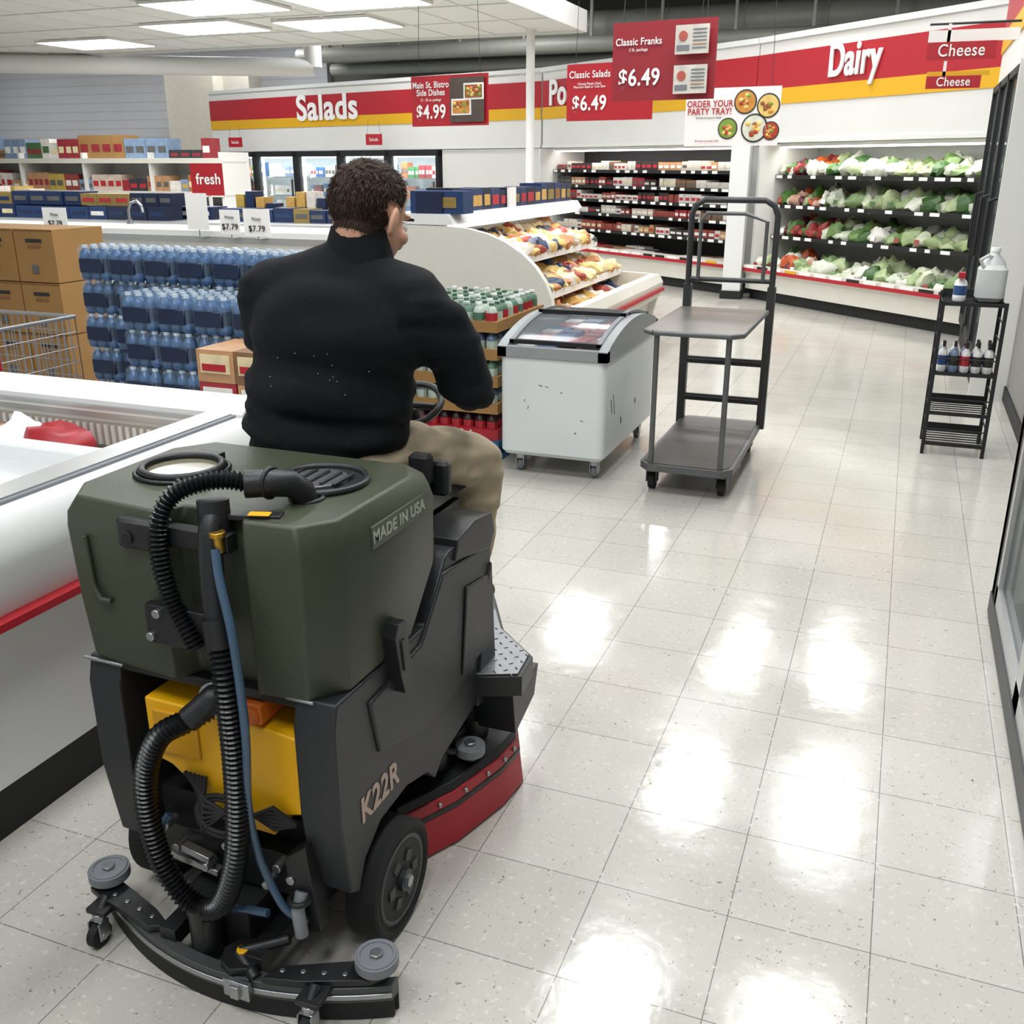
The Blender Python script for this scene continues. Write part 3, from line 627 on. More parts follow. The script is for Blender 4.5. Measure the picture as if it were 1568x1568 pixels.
for i in range(5):
    for j in range(2):
        x=.28+i*.06; y=6.1+j*.09
        bottle(b,x,y,.475,.026,.15,R.choice([signwhite,signwhite,P_mix[7]]),R.choice([P_mix[2],LAB[3],darkint]),R.choice([redp,blackm,signwhite]))
        if R.random()<.6: b.box(x-.008,x+.008,y-.03,y+.01,.62,.65,blackm)
rp(b.done())
b=B('plastic_jug'); pj=M('jug_white','#c6c9c8',.35)
b.rbox(.40,.55,6.1,6.27,.87,1.07,pj,r=.04); b.loft([[(.475+q*math.cos(2*pi*j/16),6.185+q*math.sin(2*pi*j/16),z) for j in range(16)] for z,q in ((1.05,.07),(1.09,.055),(1.12,.025),(1.145,.022))],pj); b.cyl((.475,6.185,1.14),(.475,6.185,1.16),.026,signwhite)
b.tube([(.42,6.12,1.06),(.40,6.10,1.10),(.44,6.14,1.12),(.465,6.165,1.11)],.01,pj); rp(b.done())
b=B('spray_bottle'); bottle(b,.32,6.12,.87,.035,.14,signwhite,P_mix[2],redp,n=12); b.box(.30,.335,6.06,6.13,1.0,1.03,redp); rp(b.done())

# ================= SCRUBBER
S=empty('ride_on_floor_scrubber',(-1.165,1.7,0)); SI=Matrix.Translation((1.165,-1.7,0))
def fin(b,bev=0,seg=2):
    o=b.done(bevel=bev,seg=seg); o.parent=S; o.matrix_parent_inverse=SI; return o
b=B('recovery_tank')
plan=[(-1.495,1.76),(-1.495,1.42),(-1.445,1.345),(-1.225,1.325),(-1.195,1.375),(-1.055,1.375),(-1.03,1.335),(-.92,1.342),(-.865,1.41),(-.86,1.76),(-.91,1.88),(-1.43,1.88)]
cxm,cym=-1.168,1.58
def ring(z,sc,yf):
    out=[]
    for x,y in plan:
        yy=cym+(y-cym)*sc
        if y>1.8: yy=yf
        elif y>1.7: yy=min(yy,yf-.08)
        out.append((cxm+(x-cxm)*sc,yy,z))
    return out
b.loft([ring(.650,.94,1.72),(ring(.665,.96,1.74)),ring(.79,.985,1.87),ring(.94,1.0,1.84),ring(.968,.99,1.82),ring(1.0,.93,1.77)],green)
fin(b,.005,3)
b=B('tank_details')
b.tube([(-1.395,1.336,.93),(-1.392,1.336,.83),(-1.375,1.334,.80),(-1.35,1.334,.80)],.006,green)
b.torus((-1.335,1.56,1.010),.080,.009,black,n=36); b.cyl((-1.335,1.56,.998),(-1.335,1.56,1.006),.078,M('lid_clear','#77725f',.08,var=.2),n=32)
b.torus((-1.335,1.56,1.004),.094,.005,black); b.box(-1.37,-1.31,1.645,1.67,1.0,1.015,black); b.torus((-1.26,1.50,1.008),.03,.006,black)
b.torus((-1.03,1.60,1.005),.092,.008,black,n=36); b.cyl((-1.03,1.60,.99),(-1.03,1.60,1.004),.088,black,n=32); b.cyl((-1.035,1.60,1.003),(-1.035,1.60,1.009),.06,M('lid_gray','#6b6d70',.3,metal=.5),n=28)
for k in range(5): b.cyl((-1.09+k*.028,1.56,1.011),(-1.09+k*.028,1.64,1.011),.004,black,n=6)
b.tube([(-1.0,1.50,.985),(-1.0,1.485,1.02),(-1.01,1.465,1.040),(-1.035,1.44,1.046),(-1.075,1.415,1.046)],.026,black,n=16); b.torus((-1.0,1.502,1.0),.030,.006,black)
b.torus((-1.035,1.44,1.046),.027,.005,black,rot=Matrix.Rotation(pi/2,3,'Y'))
b.rbox(-1.30,-1.20,1.315,1.37,.925,.985,black,r=.012); b.cyl((-1.27,1.31,.95),(-1.27,1.32,.95),.012,blackm); b.box(-1.2,-1.06,1.33,1.36,.94,.975,black)
b.box(-1.245,-1.09,1.306,1.326,.745,.825,black); b.cyl((-1.215,1.298,.81),(-1.215,1.31,.81),.009,steel); b.cyl((-1.235,1.298,.76),(-1.235,1.31,.76),.009,steel)
b.box(-1.085,-.985,1.37,1.40,.995,1.005,black,rz=.3); b.box(-1.04,-1.0,1.368,1.388,1.006,1.009,yellow,rz=.3); b.cyl((-1.075,1.325,.945),(-1.075,1.325,.98),.010,M('brass','#c0953c',.3,metal=.9)); b.cyl((-1.075,1.325,.975),(-1.075,1.325,.985),.015,M('brass'))
b.box(-1.46,-1.36,1.345,1.352,.648,.654,steel); b.box(-.98,-.92,1.35,1.358,.652,.658,steel)
b.prism([(1.535,.715),(1.55,.74),(1.585,.735),(1.60,.62),(1.60,.58),(1.57,.575),(1.555,.62)],'X',-.885,-.842,black); b.prism([(1.555,.70),(1.575,.70),(1.582,.63),(1.565,.63)],'X',-.845,-.838,dgray)
fin(b,.002)
lab=M('label_green','#4b5241',.5)
b=B('label_plate'); b.box(-.868,-.861,1.50,1.72,.915,.960,lab)
fin(b)
t=text('label_text','MADE IN USA',(-.8605,1.61,.937),.034,M('label_pale','#a0a694',.5),rx=pi/2,rz=pi/2,ext=.0005,bold=.0008); t.parent=S; t.matrix_parent_inverse=SI
b=B('chassis_body')
side=[(1.36,.655),(1.74,.645),(1.84,.765),(1.87,.775),(2.06,.765),(2.11,.70),(2.09,.34),(1.98,.30),(1.80,.27),(1.76,.24),(1.72,.28),(1.62,.31),(1.50,.305),(1.43,.26),(1.40,.20),(1.37,.22),(1.345,.40),(1.345,.6)]
b.prism(side,'X',-.965,-.875,dgray); b.prism(side,'X',-1.455,-1.375,dgray)
b.prism([(1.47,.60),(1.70,.62),(1.82,.74),(2.02,.72),(2.04,.62),(1.98,.42),(1.7,.40),(1.50,.47)],'X',-.878,-.868,dgray)
b.box(-1.38,-.96,1.56,2.08,.2,.64,black); b.box(-1.38,-.96,1.7,2.08,.6,.76,black)
b.box(-1.42,-.92,1.36,1.8,.63,.652,black)
fin(b,.012,3)
b=B('side_pod'); b.prism([(1.88,.745),(1.90,.79),(2.0,.805),(2.10,.79),(2.12,.74),(2.09,.70)],'X',-.975,-.868,black)
b.prism([(2.0,.30),(2.06,.60),(2.10,.66),(2.12,.36),(2.09,.28)],'X',-.965,-.868,dgray)
b.prism([(1.90,.44),(2.04,.45),(2.06,.64),(1.93,.66)],'X',-.868,-.862,black)
fin(b,.012,3)
t=text('logo_text','K22R',(-.8735,1.50,.375),.080,M('logo_copper','#b39a8c',.4),rx=pi/2,rz=pi/2,ext=.0008,bold=.0018,sx=.85); t.parent=S; t.matrix_parent_inverse=SI
b=B('solution_tank'); b.prism([(-1.33,.58),(-1.10,.575),(-.965,.56),(-.945,.395),(-1.03,.37),(-1.04,.32),(-1.2,.325),(-1.22,.385),(-1.28,.43),(-1.33,.445)],'Y',1.36,1.56,yellow); b.box(-1.18,-1.04,1.35,1.5,.58,.625,orange); b.cyl((-1.06,1.34,.60),(-1.06,1.36,.60),.018,orange)
b.prism([(-1.31,.56),(-1.20,.56),(-1.20,.46),(-1.31,.46)],'Y',1.353,1.362,M('yellow_shade','#c79108',.45))
fin(b,.014,3)
b=B('rear_undercarriage')
b.box(-1.38,-.96,1.42,1.56,.14,.32,blackm); b.box(-1.35,-.94,1.37,1.42,.17,.27,black); b.prism([(-1.0,.30),(-.95,.34),(-.93,.14),(-.99,.12)],'Y',1.33,1.37,black)
for x,z in ((-1.29,.30),(-1.27,.25),(-1.14,.29),(-.99,.25),(-1.05,.22),(-.965,.16),(-1.2,.22),(-1.02,.27)): b.cyl((x,1.325,z),(x,1.36,z),.010,steel,n=10)
b.box(-1.30,-1.18,1.34,1.36,.20,.215,steel,ry=.15); b.box(-1.26,-1.19,1.33,1.35,.235,.25,steel,ry=.2)
for k in range(6):
    b.tube([(-1.24+k*.01,1.35,.43),(-1.18,1.33-k*.004,.39-k*.012),(-1.10,1.33,.36+k*.008),(-1.02,1.335,.41-k*.01),(-.98,1.35,.37)],.0055,blackm,n=6)
for k in range(2): b.torus((-1.14,1.325,.37-k*.01),.036,.005,blackm,rot=Matrix.Rotation(1.2,3,'X'),sx=1.6)
b.box(-1.18,-1.12,1.335,1.35,.35,.365,steel)
b.tube([(-.965,1.33,.23),(-.965,1.31,.2),(-.96,1.31,.14)],.014,M('gray_hose','#7a7f82',.4),n=10); b.torus((-.965,1.32,.22),.02,.006,black)
b.box(-1.25,-1.08,1.30,1.45,.06,.16,blackm); b.cyl((-1.17,1.28,.06),(-1.17,1.28,.16),.035,black); b.cyl((-1.07,1.26,.05),(-1.07,1.26,.10),.045,black,n=8); b.cyl((-1.07,1.26,.1),(-1.07,1.26,.112),.012,yellow)
b.cyl((-1.08,1.26,.10),(-.99,1.31,.12),.012,black); b.cyl((-1.08,1.26,.10),(-1.02,1.23,.08),.013,black)
b.box(-1.27,-1.23,1.25,1.5,.07,.11,black); b.box(-1.06,-1.02,1.25,1.5,.07,.11,black)
fin(b,.003)
def catmull(P,n=10):
    P=[Vector(p) for p in P]; P=[P[0]*2-P[1]]+P+[P[-1]*2-P[-2]]; out=[]
    for i in range(1,len(P)-2):
        for k in range(n):
            t=k/n; p0,p1,p2,p3=P[i-1:i+3]
            out.append(.5*((2*p1)+(-p0+p2)*t+(2*p0-5*p1+4*p2-p3)*t*t+(-p0+3*p1-3*p2+p3)*t*t*t))
    out.append(P[-2]); return out
def resamp(C,step):
    out=[C[0]]; acc=0
    for i in range(1,len(C)):
        a,b_=C[i-1],C[i]; d=(b_-a).length; pos=0
        while acc+d-pos>=step:
            pos+=step-acc; out.append(a.lerp(b_,pos/d)); acc=0
        acc+=d-pos
    return out
def corr(b,pts,r,m,pitch=.0105,amp=.0035):
    C=resamp(catmull(pts,16),pitch/4); b.tube(C,r,m,n=14,radii=[r+amp*(1,.2,-1,.2)[i%4] for i in range(len(C))])
hosem=M('hose_black','#121315',.32,var=.1)
b=B('vacuum_hose')
corr(b,[(-1.15,1.34,.60),(-1.18,1.31,.585),(-1.235,1.29,.55),(-1.275,1.285,.47),(-1.285,1.28,.38),(-1.265,1.275,.27),(-1.22,1.27,.20),(-1.165,1.265,.175),(-1.11,1.265,.21),(-1.07,1.265,.31),(-1.055,1.27,.42),(-1.05,1.275,.56),(-1.055,1.28,.70),(-1.07,1.295,.79)],.0205,hosem)
b.tube(catmull([(-1.07,1.295,.78),(-1.085,1.31,.88),(-1.095,1.33,.97),(-1.10,1.355,1.01)],6),.022,black,n=16); b.cyl((-1.068,1.293,.775),(-1.076,1.298,.83),.026,black,n=16)
b.tube(catmull([(-1.135,1.37,.62),(-1.14,1.35,.625),(-1.155,1.335,.61),(-1.18,1.312,.585)],5),.026,black,n=16); b.torus((-1.145,1.345,.62),.03,.004,steel,rot=Matrix.Rotation(1.2,3,'X'))
b.cyl((-1.10,1.353,.97),(-1.105,1.36,1.03),.029,black,n=16)
b.cyl((-1.17,1.265,.185),(-1.17,1.27,.09),.025,black,n=14)
fin(b)
b=B('drain_hose')
corr(b,[(-1.06,1.42,1.046),(-1.10,1.40,1.056),(-1.145,1.375,1.052),(-1.185,1.345,1.03),(-1.20,1.32,.98),(-1.195,1.31,.91),(-1.175,1.305,.84),(-1.145,1.298,.79),(-1.125,1.295,.755)],.0160,hosem,pitch=.009,amp=.003)
fin(b)
b=B('clear_hose'); ch=M('blue_clear_hose','#3f566c',.2,var=.2)
b.tube(catmull([(-1.075,1.315,.955),(-1.06,1.30,.90),(-1.035,1.285,.82),(-1.025,1.28,.72),(-1.02,1.275,.6),(-1.035,1.28,.45),(-1.04,1.30,.33),(-1.03,1.31,.26),(-1.0,1.31,.20),(-.975,1.315,.175)],8),.0085,ch,n=10)
b.tube(catmull([(-1.285,1.34,.32),(-1.31,1.31,.27),(-1.30,1.30,.22),(-1.27,1.31,.18)],6),.010,ch); b.tube(catmull([(-1.16,1.33,.12),(-1.10,1.30,.17),(-1.03,1.30,.18)],6),.009,ch)
fin(b)
def wheel(b,x0,x1,y,z,r):
    s=1 if x1>x0 else -1
    b.cyl((x0,y,z),(x1,y,z),r,rubber,n=40); b.torus((x1-.006*s,y,z),r-.012,.012,rubber,rot=Matrix.Rotation(pi/2,3,'Y'),n=40)
    b.torus((x1-.002*s,y,z),r*.72,.006,M('tire_gray','#4b4c4e',.6),rot=Matrix.Rotation(pi/2,3,'Y'),n=36)
    b.cyl((x1-.002*s,y,z),(x1+.002*s,y,z),r*.68,blackm,n=32)
    for k in range(6):
        a=k*pi/3; b.box(x1 if s>0 else x1-.006,x1+.006 if s>0 else x1,y+math.cos(a)*r*.4-.012,y+math.cos(a)*r*.4+.012,z+math.sin(a)*r*.4-.012,z+math.sin(a)*r*.4+.012,dgray,rx=a)
    b.cyl((x1,y,z),(x1+.014*s,y,z),.025,dgray,n=20); b.cyl((x1+.014*s,y,z),(x1+.022*s,y,z),.014,steel,n=6)
b=B('drive_wheels'); wheel(b,-.92,-.855,1.54,.13,.13); wheel(b,-1.42,-1.485,1.54,.13,.13); b.cyl((-1.42,1.54,.13),(-.92,1.54,.13),.02,steel); wheel(b,-1.28,-1.21,2.42,.12,.12); fin(b)
b=B('brush_deck')
half=[(.22,1.70),(.30,1.85),(.35,2.02),(.36,2.13),(.31,2.24),(.18,2.30)]
def dp(sc,dy=0): 
    q=[(-1.165+x*sc,2.0+(y-2.0)*sc+dy) for x,y in half]; return q+[(-2.33-x,y) for x,y in q[::-1]]
def lev(p,z): return [(x,y,z) for x,y in p]
b.loft([lev(dp(1.03),.008),lev(dp(1.0),.10)],redp); b.loft([lev(dp(1.005),.10),lev(dp(1.005),.115)],black); b.loft([lev(dp(1.0),.115),lev(dp(.99),.145)],redp)
b.loft([lev(dp(.98),.145),lev(dp(.95),.165),lev(dp(.8),.17)],black)
q=dp(1.0); 
for i in range(3):
    for t in (.2,.7):
        x=q[i][0]*(1-t)+q[i+1][0]*t; y=q[i][1]*(1-t)+q[i+1][1]*t; b.sph((x+.001,y,.130),(.007,.007,.007),steel,8,6)
b.rbox(-1.4,-.92,1.95,2.2,.16,.24,black,r=.05); b.cyl((-.92,2.08,.17),(-.92,2.08,.225),.045,black); b.cyl((-.875,1.96,.17),(-.875,1.96,.195),.02,black)
b.cyl((-.87,1.95,.195),(-.87,1.95,.22),.038,grayp,n=28); b.cyl((-.87,1.95,.22),(-.87,1.95,.228),.015,steel)
b.cyl((-.95,1.90,.17),(-.95,1.90,.22),.04,black); b.tube([(-.98,1.86,.24),(-.93,1.87,.25),(-.90,1.90,.22),(-.89,1.94,.2)],.008,black)
fin(b,.003)
dia=M('diamond_plate','#85878a',.35,metal=.85,var=.2,scale=40)
b=B('footboard')
fp=[(-1.56,2.06),(-1.56,2.2),(-1.42,2.52),(-1.2,2.58),(-1.03,2.50),(-.905,2.27),(-.775,2.15),(-.765,2.04),(-.86,2.0)]
b.prism(fp,'Z',.33,.385,black)
b.prism([(-1.165+(x+1.165)*.97,2.2+(y-2.2)*.97) for x,y in fp],'Z',.385,.39,dia)
for i in range(14):
    for j in range(26):
        x=-.79-i*.022; y=2.03+j*.019
        if (i+j)%2==0 and y<2.14-(x+.78)*.9: b.sph((x,y,.390),(.0085,.003,.003),dia,6,4,Matrix.Rotation(.8 if i%2 else -.8,3,'Z'))
b.prism([(2.03,.33),(2.22,.33),(2.19,.25),(2.05,.21)],'X',-.90,-.785,black)
b.prism([(2.40,.39),(2.52,.39),(2.60,.82),(2.56,.86),(2.48,.84)],'X',-1.36,-1.18,dgray); b.box(-1.38,-1.12,2.3,2.6,.1,.38,black)
b.cyl((-1.28,2.54,.84),(-1.28,2.50,.93),.018,black); b.torus((-1.28,2.49,.94),.09,.011,black,rot=Matrix.Rotation(.5,3,'X'))
b.cyl((-1.36,2.49,.94),(-1.20,2.49,.94),.010,black)
fin(b,.006)
b=B('seat'); b.rbox(-1.48,-.99,1.86,2.28,.77,.84,black,r=.06)
b.loft([[(x,y,z) for x,y in ((-1.48,1.88),(-1.49,1.90),(-1.42,1.93),(-1.05,1.93),(-.98,1.90),(-.99,1.88))] for z in (.78,.91)]+[[(x*.97-.035,y,z) for x,y in ((-1.48,1.885),(-1.49,1.90),(-1.42,1.92),(-1.05,1.92),(-.98,1.90),(-.99,1.885))] for z in (.935,)],black)
b.box(-1.38,-1.0,1.92,2.2,.62,.78,black)
fin(b,.012,3)
b=B('squeegee')
def arc(t): return (-1.125+.365*t,1.335-.105*(1-t*t)-.012*t)
N_=24
outer=[arc(-1+2*i/N_) for i in range(N_+1)]
poly=[(x,y-.014) for x,y in outer]+[(x,y+.014) for x,y in outer[::-1]]
b.prism(poly,'Z',.045,.082,M('squeegee_gray','#4c4f4f',.45,metal=.4)); b.prism([(x,y-.018) for x,y in outer]+[(x,y-.014) for x,y in outer[::-1]],'Z',.055,.067,steel)
b.prism([(x,y-.012) for x,y in outer]+[(x,y-.005) for x,y in outer[::-1]],'Z',.002,.05,rubber); b.prism([(x,y+.008) for x,y in outer]+[(x,y+.013) for x,y in outer[::-1]],'Z',.002,.05,rubber)
b.box(-1.08,-1.02,1.203,1.215,.045,.085,steel); b.box(-1.06,-1.04,1.195,1.205,.05,.08,steel)
b.prism([(-1.50,1.30),(-1.44,1.28),(-1.30,1.25),(-1.26,1.27),(-1.32,1.30),(-1.46,1.345)],'Z',.085,.10,black)
b.prism([(-1.0,1.22),(-.92,1.24),(-.80,1.29),(-.77,1.32),(-.82,1.34),(-.98,1.26)],'Z',.085,.10,black)
for k in range(4): b.cyl((-1.43+k*.04,1.30-k*.008,.1),(-1.43+k*.04,1.30-k*.008,.103),.006,steel,n=8); b.cyl((-.97+k*.04,1.25+k*.012,.1),(-.97+k*.04,1.25+k*.012,.103),.006,steel,n=8)
for x,y in ((-1.475,1.335),(-.80,1.325)):
    b.cyl((x,y,.09),(x,y,.112),.02,steel); b.cyl((x,y,.11),(x,y,.132),.044,grayp,n=32); b.torus((x,y,.132),.036,.004,grayp); b.cyl((x,y,.132),(x,y,.139),.014,steel,n=6)
for x,y in ((-1.445,1.262),(-.89,1.215)):
    b.cyl((x,y+.03,.10),(x,y,.075),.012,black); b.box(x-.025,x+.025,y-.01,y+.06,.078,.09,black); b.cyl((x,y,.062),(x,y,.08),.014,steel)
    b.box(x-.016,x-.013,y-.02,y+.01,.02,.065,steel); b.box(x+.013,x+.016,y-.02,y+.01,.02,.065,steel); b.box(x-.016,x+.016,y-.012,y+.008,.06,.064,steel)
    b.cyl((x-.010,y-.008,.028),(x+.010,y-.008,.028),.028,rubber,n=24); b.cyl((x-.018,y-.008,.028),(x+.018,y-.008,.028),.008,steel)
fin(b,.002)

# ================= MAN
Mn=empty('seated_man',(-1.2,2.05,0)); MI=Matrix.Translation((1.2,-2.05,0))
def par(o): o.parent=Mn; o.matrix_parent_inverse=MI; return o
jm=M('jacket_fleece','#0c1014',.85,var=.2,scale=30,bump=.25,bscale=350,spec=.25)
def folds(me):
    for v in me.vertices:
        c=v.co; n=v.normal
        w=max(0,min(1,(1.25-c.z)/.2))
        f=(noise.noise(Vector((c.x*4,c.y*4,c.z*26+c.x*5)))*.018*w + noise.noise(Vector((c.x*9+3,c.y*9,c.z*12)))*.010)
        if c.x>-1.04 or c.x<-1.42: f+=noise.noise(Vector((c.x*8,c.y*10,c.z*34)))*.008
        v.co=c+n*f
b=B('jacket')
b.sph((-1.280,2.03,.98),(.218,.155,.12),jm,24,16); b.sph((-1.270,2.045,1.08),(.224,.165,.16),jm,24,16); b.sph((-1.24,2.045,1.22),(.232,.150,.17),jm,24,16); b.sph((-1.23,2.05,1.28),(.215,.122,.115),jm,24,16)
b.limb((-1.41,2.04,1.315),(-1.21,2.045,1.345),.074,.085,jm); b.limb((-1.05,2.06,1.305),(-1.20,2.045,1.345),.074,.085,jm)
b.limb((-1.20,2.05,1.37),(-1.185,2.065,1.42),.072,.060,jm)
b.limb((-1.43,2.05,1.29),(-1.46,2.10,1.19),.080,.076,jm); b.limb((-1.46,2.10,1.19),(-1.45,2.17,1.06),.076,.062,jm); b.limb((-1.45,2.17,1.06),(-1.28,2.38,1.10),.060,.042,jm)
b.limb((-1.03,2.065,1.28),(-.975,2.11,1.19),.080,.075,jm); b.limb((-.975,2.11,1.19),(-.955,2.17,1.075),.075,.060,jm); b.limb((-.955,2.17,1.075),(-1.09,2.38,1.11),.058,.042,jm)
b.cyl((-1.285,2.03,.885),(-1.285,2.03,.96),.1,jm)
par(b.remesh(.010,6,post=folds))
b=B('jacket_collar'); 
cr=[]
for z,r,dy in ((1.385,.086,0),(1.425,.076,0),(1.450,.070,.004),(1.464,.067,.008),(1.465,.062,.008),(1.44,.06,.004)):
    cr.append([(-1.183+r*math.cos(a),2.066+dy+r*.95*math.sin(a),z-.035*max(0,math.sin(a))) for a in [2*pi*i/32 for i in range(32)]])
b.loft(cr,jm,cap=False); par(b.done())
lint=M('lint','#b9bcc0',.9)
b=B('lint_specks')
R2=random.Random(3)
jo=bpy.data.objects['jacket'].data
vs=[v for v in jo.vertices if v.normal.y<-.6 and 1.1<v.co.z<1.2 and -1.36<v.co.x<-1.1]
for v in R2.sample(vs,min(14,len(vs))): b.sph(v.co+v.normal*.0006,(R2.uniform(.001,.0022),.0008,.001),lint,6,4)
par(b.done())
km=M('khaki_trousers','#a3957b',.8,var=.10,scale=25,bump=.25,bscale=300)
b=B('trousers')
b.sph((-1.26,2.06,.915),(.215,.17,.085),km,20,14)
b.limb((-1.13,2.10,.90),(-1.01,2.32,.845),.098,.078,km); b.limb((-1.01,2.32,.845),(-1.02,2.33,.66),.076,.066,km); b.limb((-1.02,2.33,.66),(-1.03,2.30,.50),.064,.056,km)
b.limb((-1.37,2.10,.90),(-1.38,2.32,.85),.098,.078,km); b.limb((-1.38,2.32,.85),(-1.36,2.33,.66),.076,.066,km); b.limb((-1.36,2.33,.66),(-1.35,2.30,.50),.064,.056,km)
def pf(me):
    for v in me.vertices:
        c=v.co; v.co=c+v.normal*(noise.noise(Vector((c.x*10,c.y*18,c.z*26)))*.014)
par(b.remesh(.008,4,post=pf))
shm=M('shoe_black','#1a1816',.4)
b=B('shoes')
for x in (-1.04,-1.34):
    b.limb((x,2.28,.44),(x,2.28,.49),.046,.045,shm); b.sph((x,2.31,.425),(.048,.07,.034),shm); b.sph((x,2.40,.418),(.05,.08,.028),shm); b.sph((x,2.29,.42),(.042,.055,.03),shm)
par(b.remesh(.008,3))
b=B('belt_pouch'); b.rbox(-1.04,-.985,1.99,2.03,.875,.95,blackm,r=.012); b.rbox(-1.005,-.955,2.03,2.065,.84,.925,black,r=.012); par(b.done())
skin=M('skin','#c6967b',.55,var=.06,scale=12)
hairm=M('hair_brown','#35281f',.85,var=.22,scale=45,stretch=(1,1,.25),spec=.2)
HT=Matrix.Translation((-1.168,2.095,1.486))@Matrix.Rotation(-.26,4,'Z')@Matrix.Rotation(-.42,4,'X')
b=B('head',HT)
b.sph((0,-.012,.028),(.078,.096,.088),skin,24,18); b.sph((0,.03,-.03),(.062,.068,.085),skin,24,18); b.sph((0,.06,-.092),(.034,.03,.026),skin); b.sph((0,.02,-.07),(.056,.055,.045),skin)
b.limb((0,.098,.008),(0,.114,-.028),.009,.014,skin); b.sph((-.012,.106,-.03),(.01,.01,.008),skin); b.sph((.012,.106,-.03),(.01,.01,.008),skin)
b.sph((0,.09,-.058),(.024,.012,.006),skin); b.sph((0,.088,-.068),(.021,.012,.007),skin); b.sph((0,.082,.03),(.052,.018,.010),skin)
for s_ in (-1,1):
    b.sph((s_*.084,-.004,-.014),(.010,.021,.034),skin,14,12,Matrix.Rotation(s_*.5,3,'Z')); b.sph((s_*.04,.07,-.025),(.025,.022,.02),skin); b.sph((s_*.079,.0,-.035),(.009,.012,.014),skin)
b.limb((0,-.022,-.05),(0,.015,-.12),.056,.052,skin)
HTi=HT.inverted()
def hair(me):
    me.materials.append(hairm); k=len(me.materials)-1
    mask=[0.0]*len(me.vertices); ln=[0.0]*len(me.vertices)
    for v in me.vertices:
        q=HTi@v.co; x,y,z=q
        ear=abs(x)>.072 and -.058<z<.026 and -.030<y<.03
        line=.062 if y>.055 else (.035+(y-.02)*.8 if y>.02 else (-.012 if y>-.005 else (-.040 if abs(x)>.06 else -.060)))
        if not ear and z>line: ln[v.index]=1; mask[v.index]=min(1,max(0,(z-line)/.045))
    for p in me.polygons:
        if sum(ln[i] for i in p.vertices)/len(p.vertices)>.6: p.material_index=k
    for v in me.vertices:
        if mask[v.index]>0: v.co=v.co+v.normal*(.009*mask[v.index])
ho=par(b.remesh(.0038,4,post=hair))
sm=ho.modifiers.new('smooth','SMOOTH'); sm.iterations=4; sm.factor=.5
# short hair strands grown as fine tapered blades, joined in one mesh
b=B('hair_strands')
mev=ho.data; cand=[p for p in mev.polygons if p.material_index==len(mev.materials)-1]
R3=random.Random(11)
hs=M('hair_strand_brown','#3a2b21',.6,var=.3,scale=30,spec=.3)
HR=HT.to_3x3()
for _ in range(9000):
    p=R3.choice(cand); c=p.center; n=p.normal
    q=HTi@c
    # combing direction: down at back and sides, forward on top
    d=HR@Vector((q.x*.6,.5 if q.z>.06 else -.1,-.9 if q.z<.07 else -.15))
    d=(d-n*d.dot(n)); 
    if d.length<1e-4: continue
    d.normalize(); L_=R3.uniform(.010,.018)*(.55 if q.z<0 else 1)
    d=(d+n*R3.uniform(.12,.35)+Vector((R3.uniform(-.25,.25),R3.uniform(-.25,.25),R3.uniform(-.2,.2)))).normalized()
    sd=d.cross(n)
    if sd.length<1e-4: continue
    sd=sd.normalized()*.0007; c0=c+Vector((R3.uniform(-.002,.002),R3.uniform(-.002,.002),R3.uniform(-.002,.002)))
    m1=c0+d*L_*.6; tip=c0+d*L_-n*.0015
    b.add([c0-sd,c0+sd,m1+sd*.8,m1-sd*.8,tip],[(0,1,2,3),(3,2,4)],hs)
me_=b.mesh(False); oh=bpy.data.objects.new('hair_strands',me_); COL.objects.link(oh); par(oh)
b=B('eyes',HT)
for s_ in (-1,1):
    b.sph((s_*.031,.083,.004),.013,signwhite); b.sph((s_*.031,.0925,.002),.006,blackm); b.box(s_*.031-.016,s_*.031+.016,.093,.1,.026,.031,hairm)
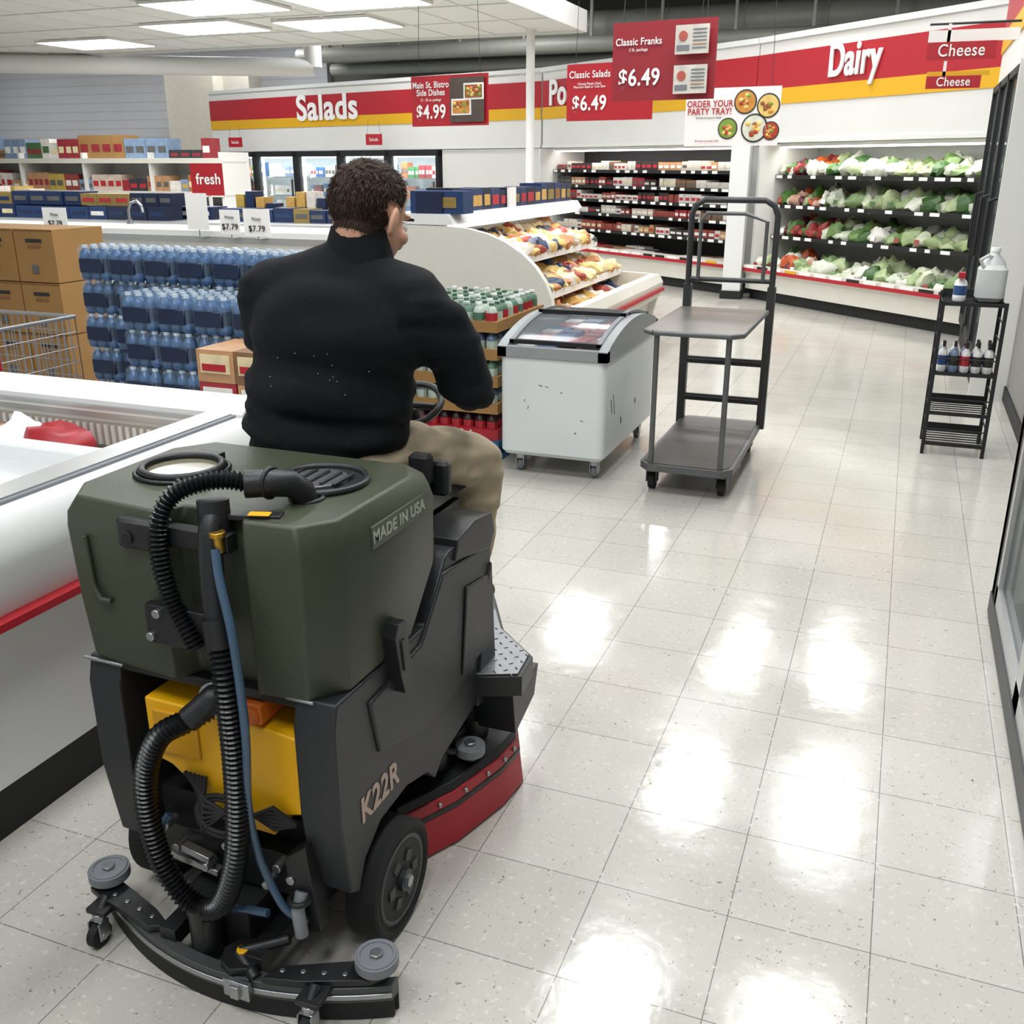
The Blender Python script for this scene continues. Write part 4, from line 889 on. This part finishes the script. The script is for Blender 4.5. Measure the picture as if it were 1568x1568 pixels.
par(b.done())
b=B('phone'); ph=Matrix.Translation((-1.185,2.47,1.15))@Matrix.Rotation(-.6,4,'X'); b.T=ph; b.rbox(-.037,.037,-.004,.004,-.075,.075,blackm,r=.003); b.box(-.033,.033,-.0055,-.004,-.068,.068,M('screen','#22344a',.1)); par(b.done())
for s_,nm,wr_ in ((1,'right_hand',(-1.09,2.38,1.11)),(-1,'left_hand',(-1.28,2.38,1.10))):
    b=B(nm); w=Vector(wr_); palm=Vector((-1.185+s_*.055,2.445,1.115))
    b.limb(w,w.lerp(palm,.5),.028,.026,skin); b.limb(w.lerp(palm,.4),palm,.026,.022,skin); b.limb(palm+Vector((0,.0,-.02)),palm+Vector((0,.015,.02)),.019,.019,skin)
    for k,(ln) in enumerate((.026,.030,.028,.022)):
        base=palm+Vector((0,.02,.028-k*.019)); p1=base+Vector((-s_*.006,ln,.002)); p2=p1+Vector((-s_*ln*.85,ln*.25,0)); p3=p2+Vector((-s_*ln*.6,-.002,0))
        b.limb(base,p1,.0098,.0088,skin); b.limb(p1,p2,.0088,.008,skin); b.limb(p2,p3,.008,.007,skin)
    t0=palm+Vector((-s_*.006,-.012,.012)); t1=t0+Vector((-s_*.022,.0,.028)); t2=t1+Vector((-s_*.02,.006,.016)); b.limb(t0,t1,.013,.0105,skin); b.limb(t1,t2,.010,.0085,skin)
    par(b.remesh(.0035,2))

# ---------------- world, camera
w=bpy.data.worlds.new('World'); bpy.context.scene.world=w; w.use_nodes=True; w.node_tree.nodes['Background'].inputs[0].default_value=(.93,.96,1,1); w.node_tree.nodes['Background'].inputs[1].default_value=.5
cam=bpy.data.cameras.new('camera'); cam.lens=36*1500/1568; cam.sensor_width=36; co=bpy.data.objects.new('camera',cam); COL.objects.link(co)
co.location=(0,0,1.6); co.rotation_euler=(math.radians(90)-math.atan(534/1500),0,math.radians(21.2)); bpy.context.scene.camera=co; cam.clip_start=.05
bpy.context.scene.view_settings.view_transform='Standard'
bpy.context.scene.view_settings.look='None'
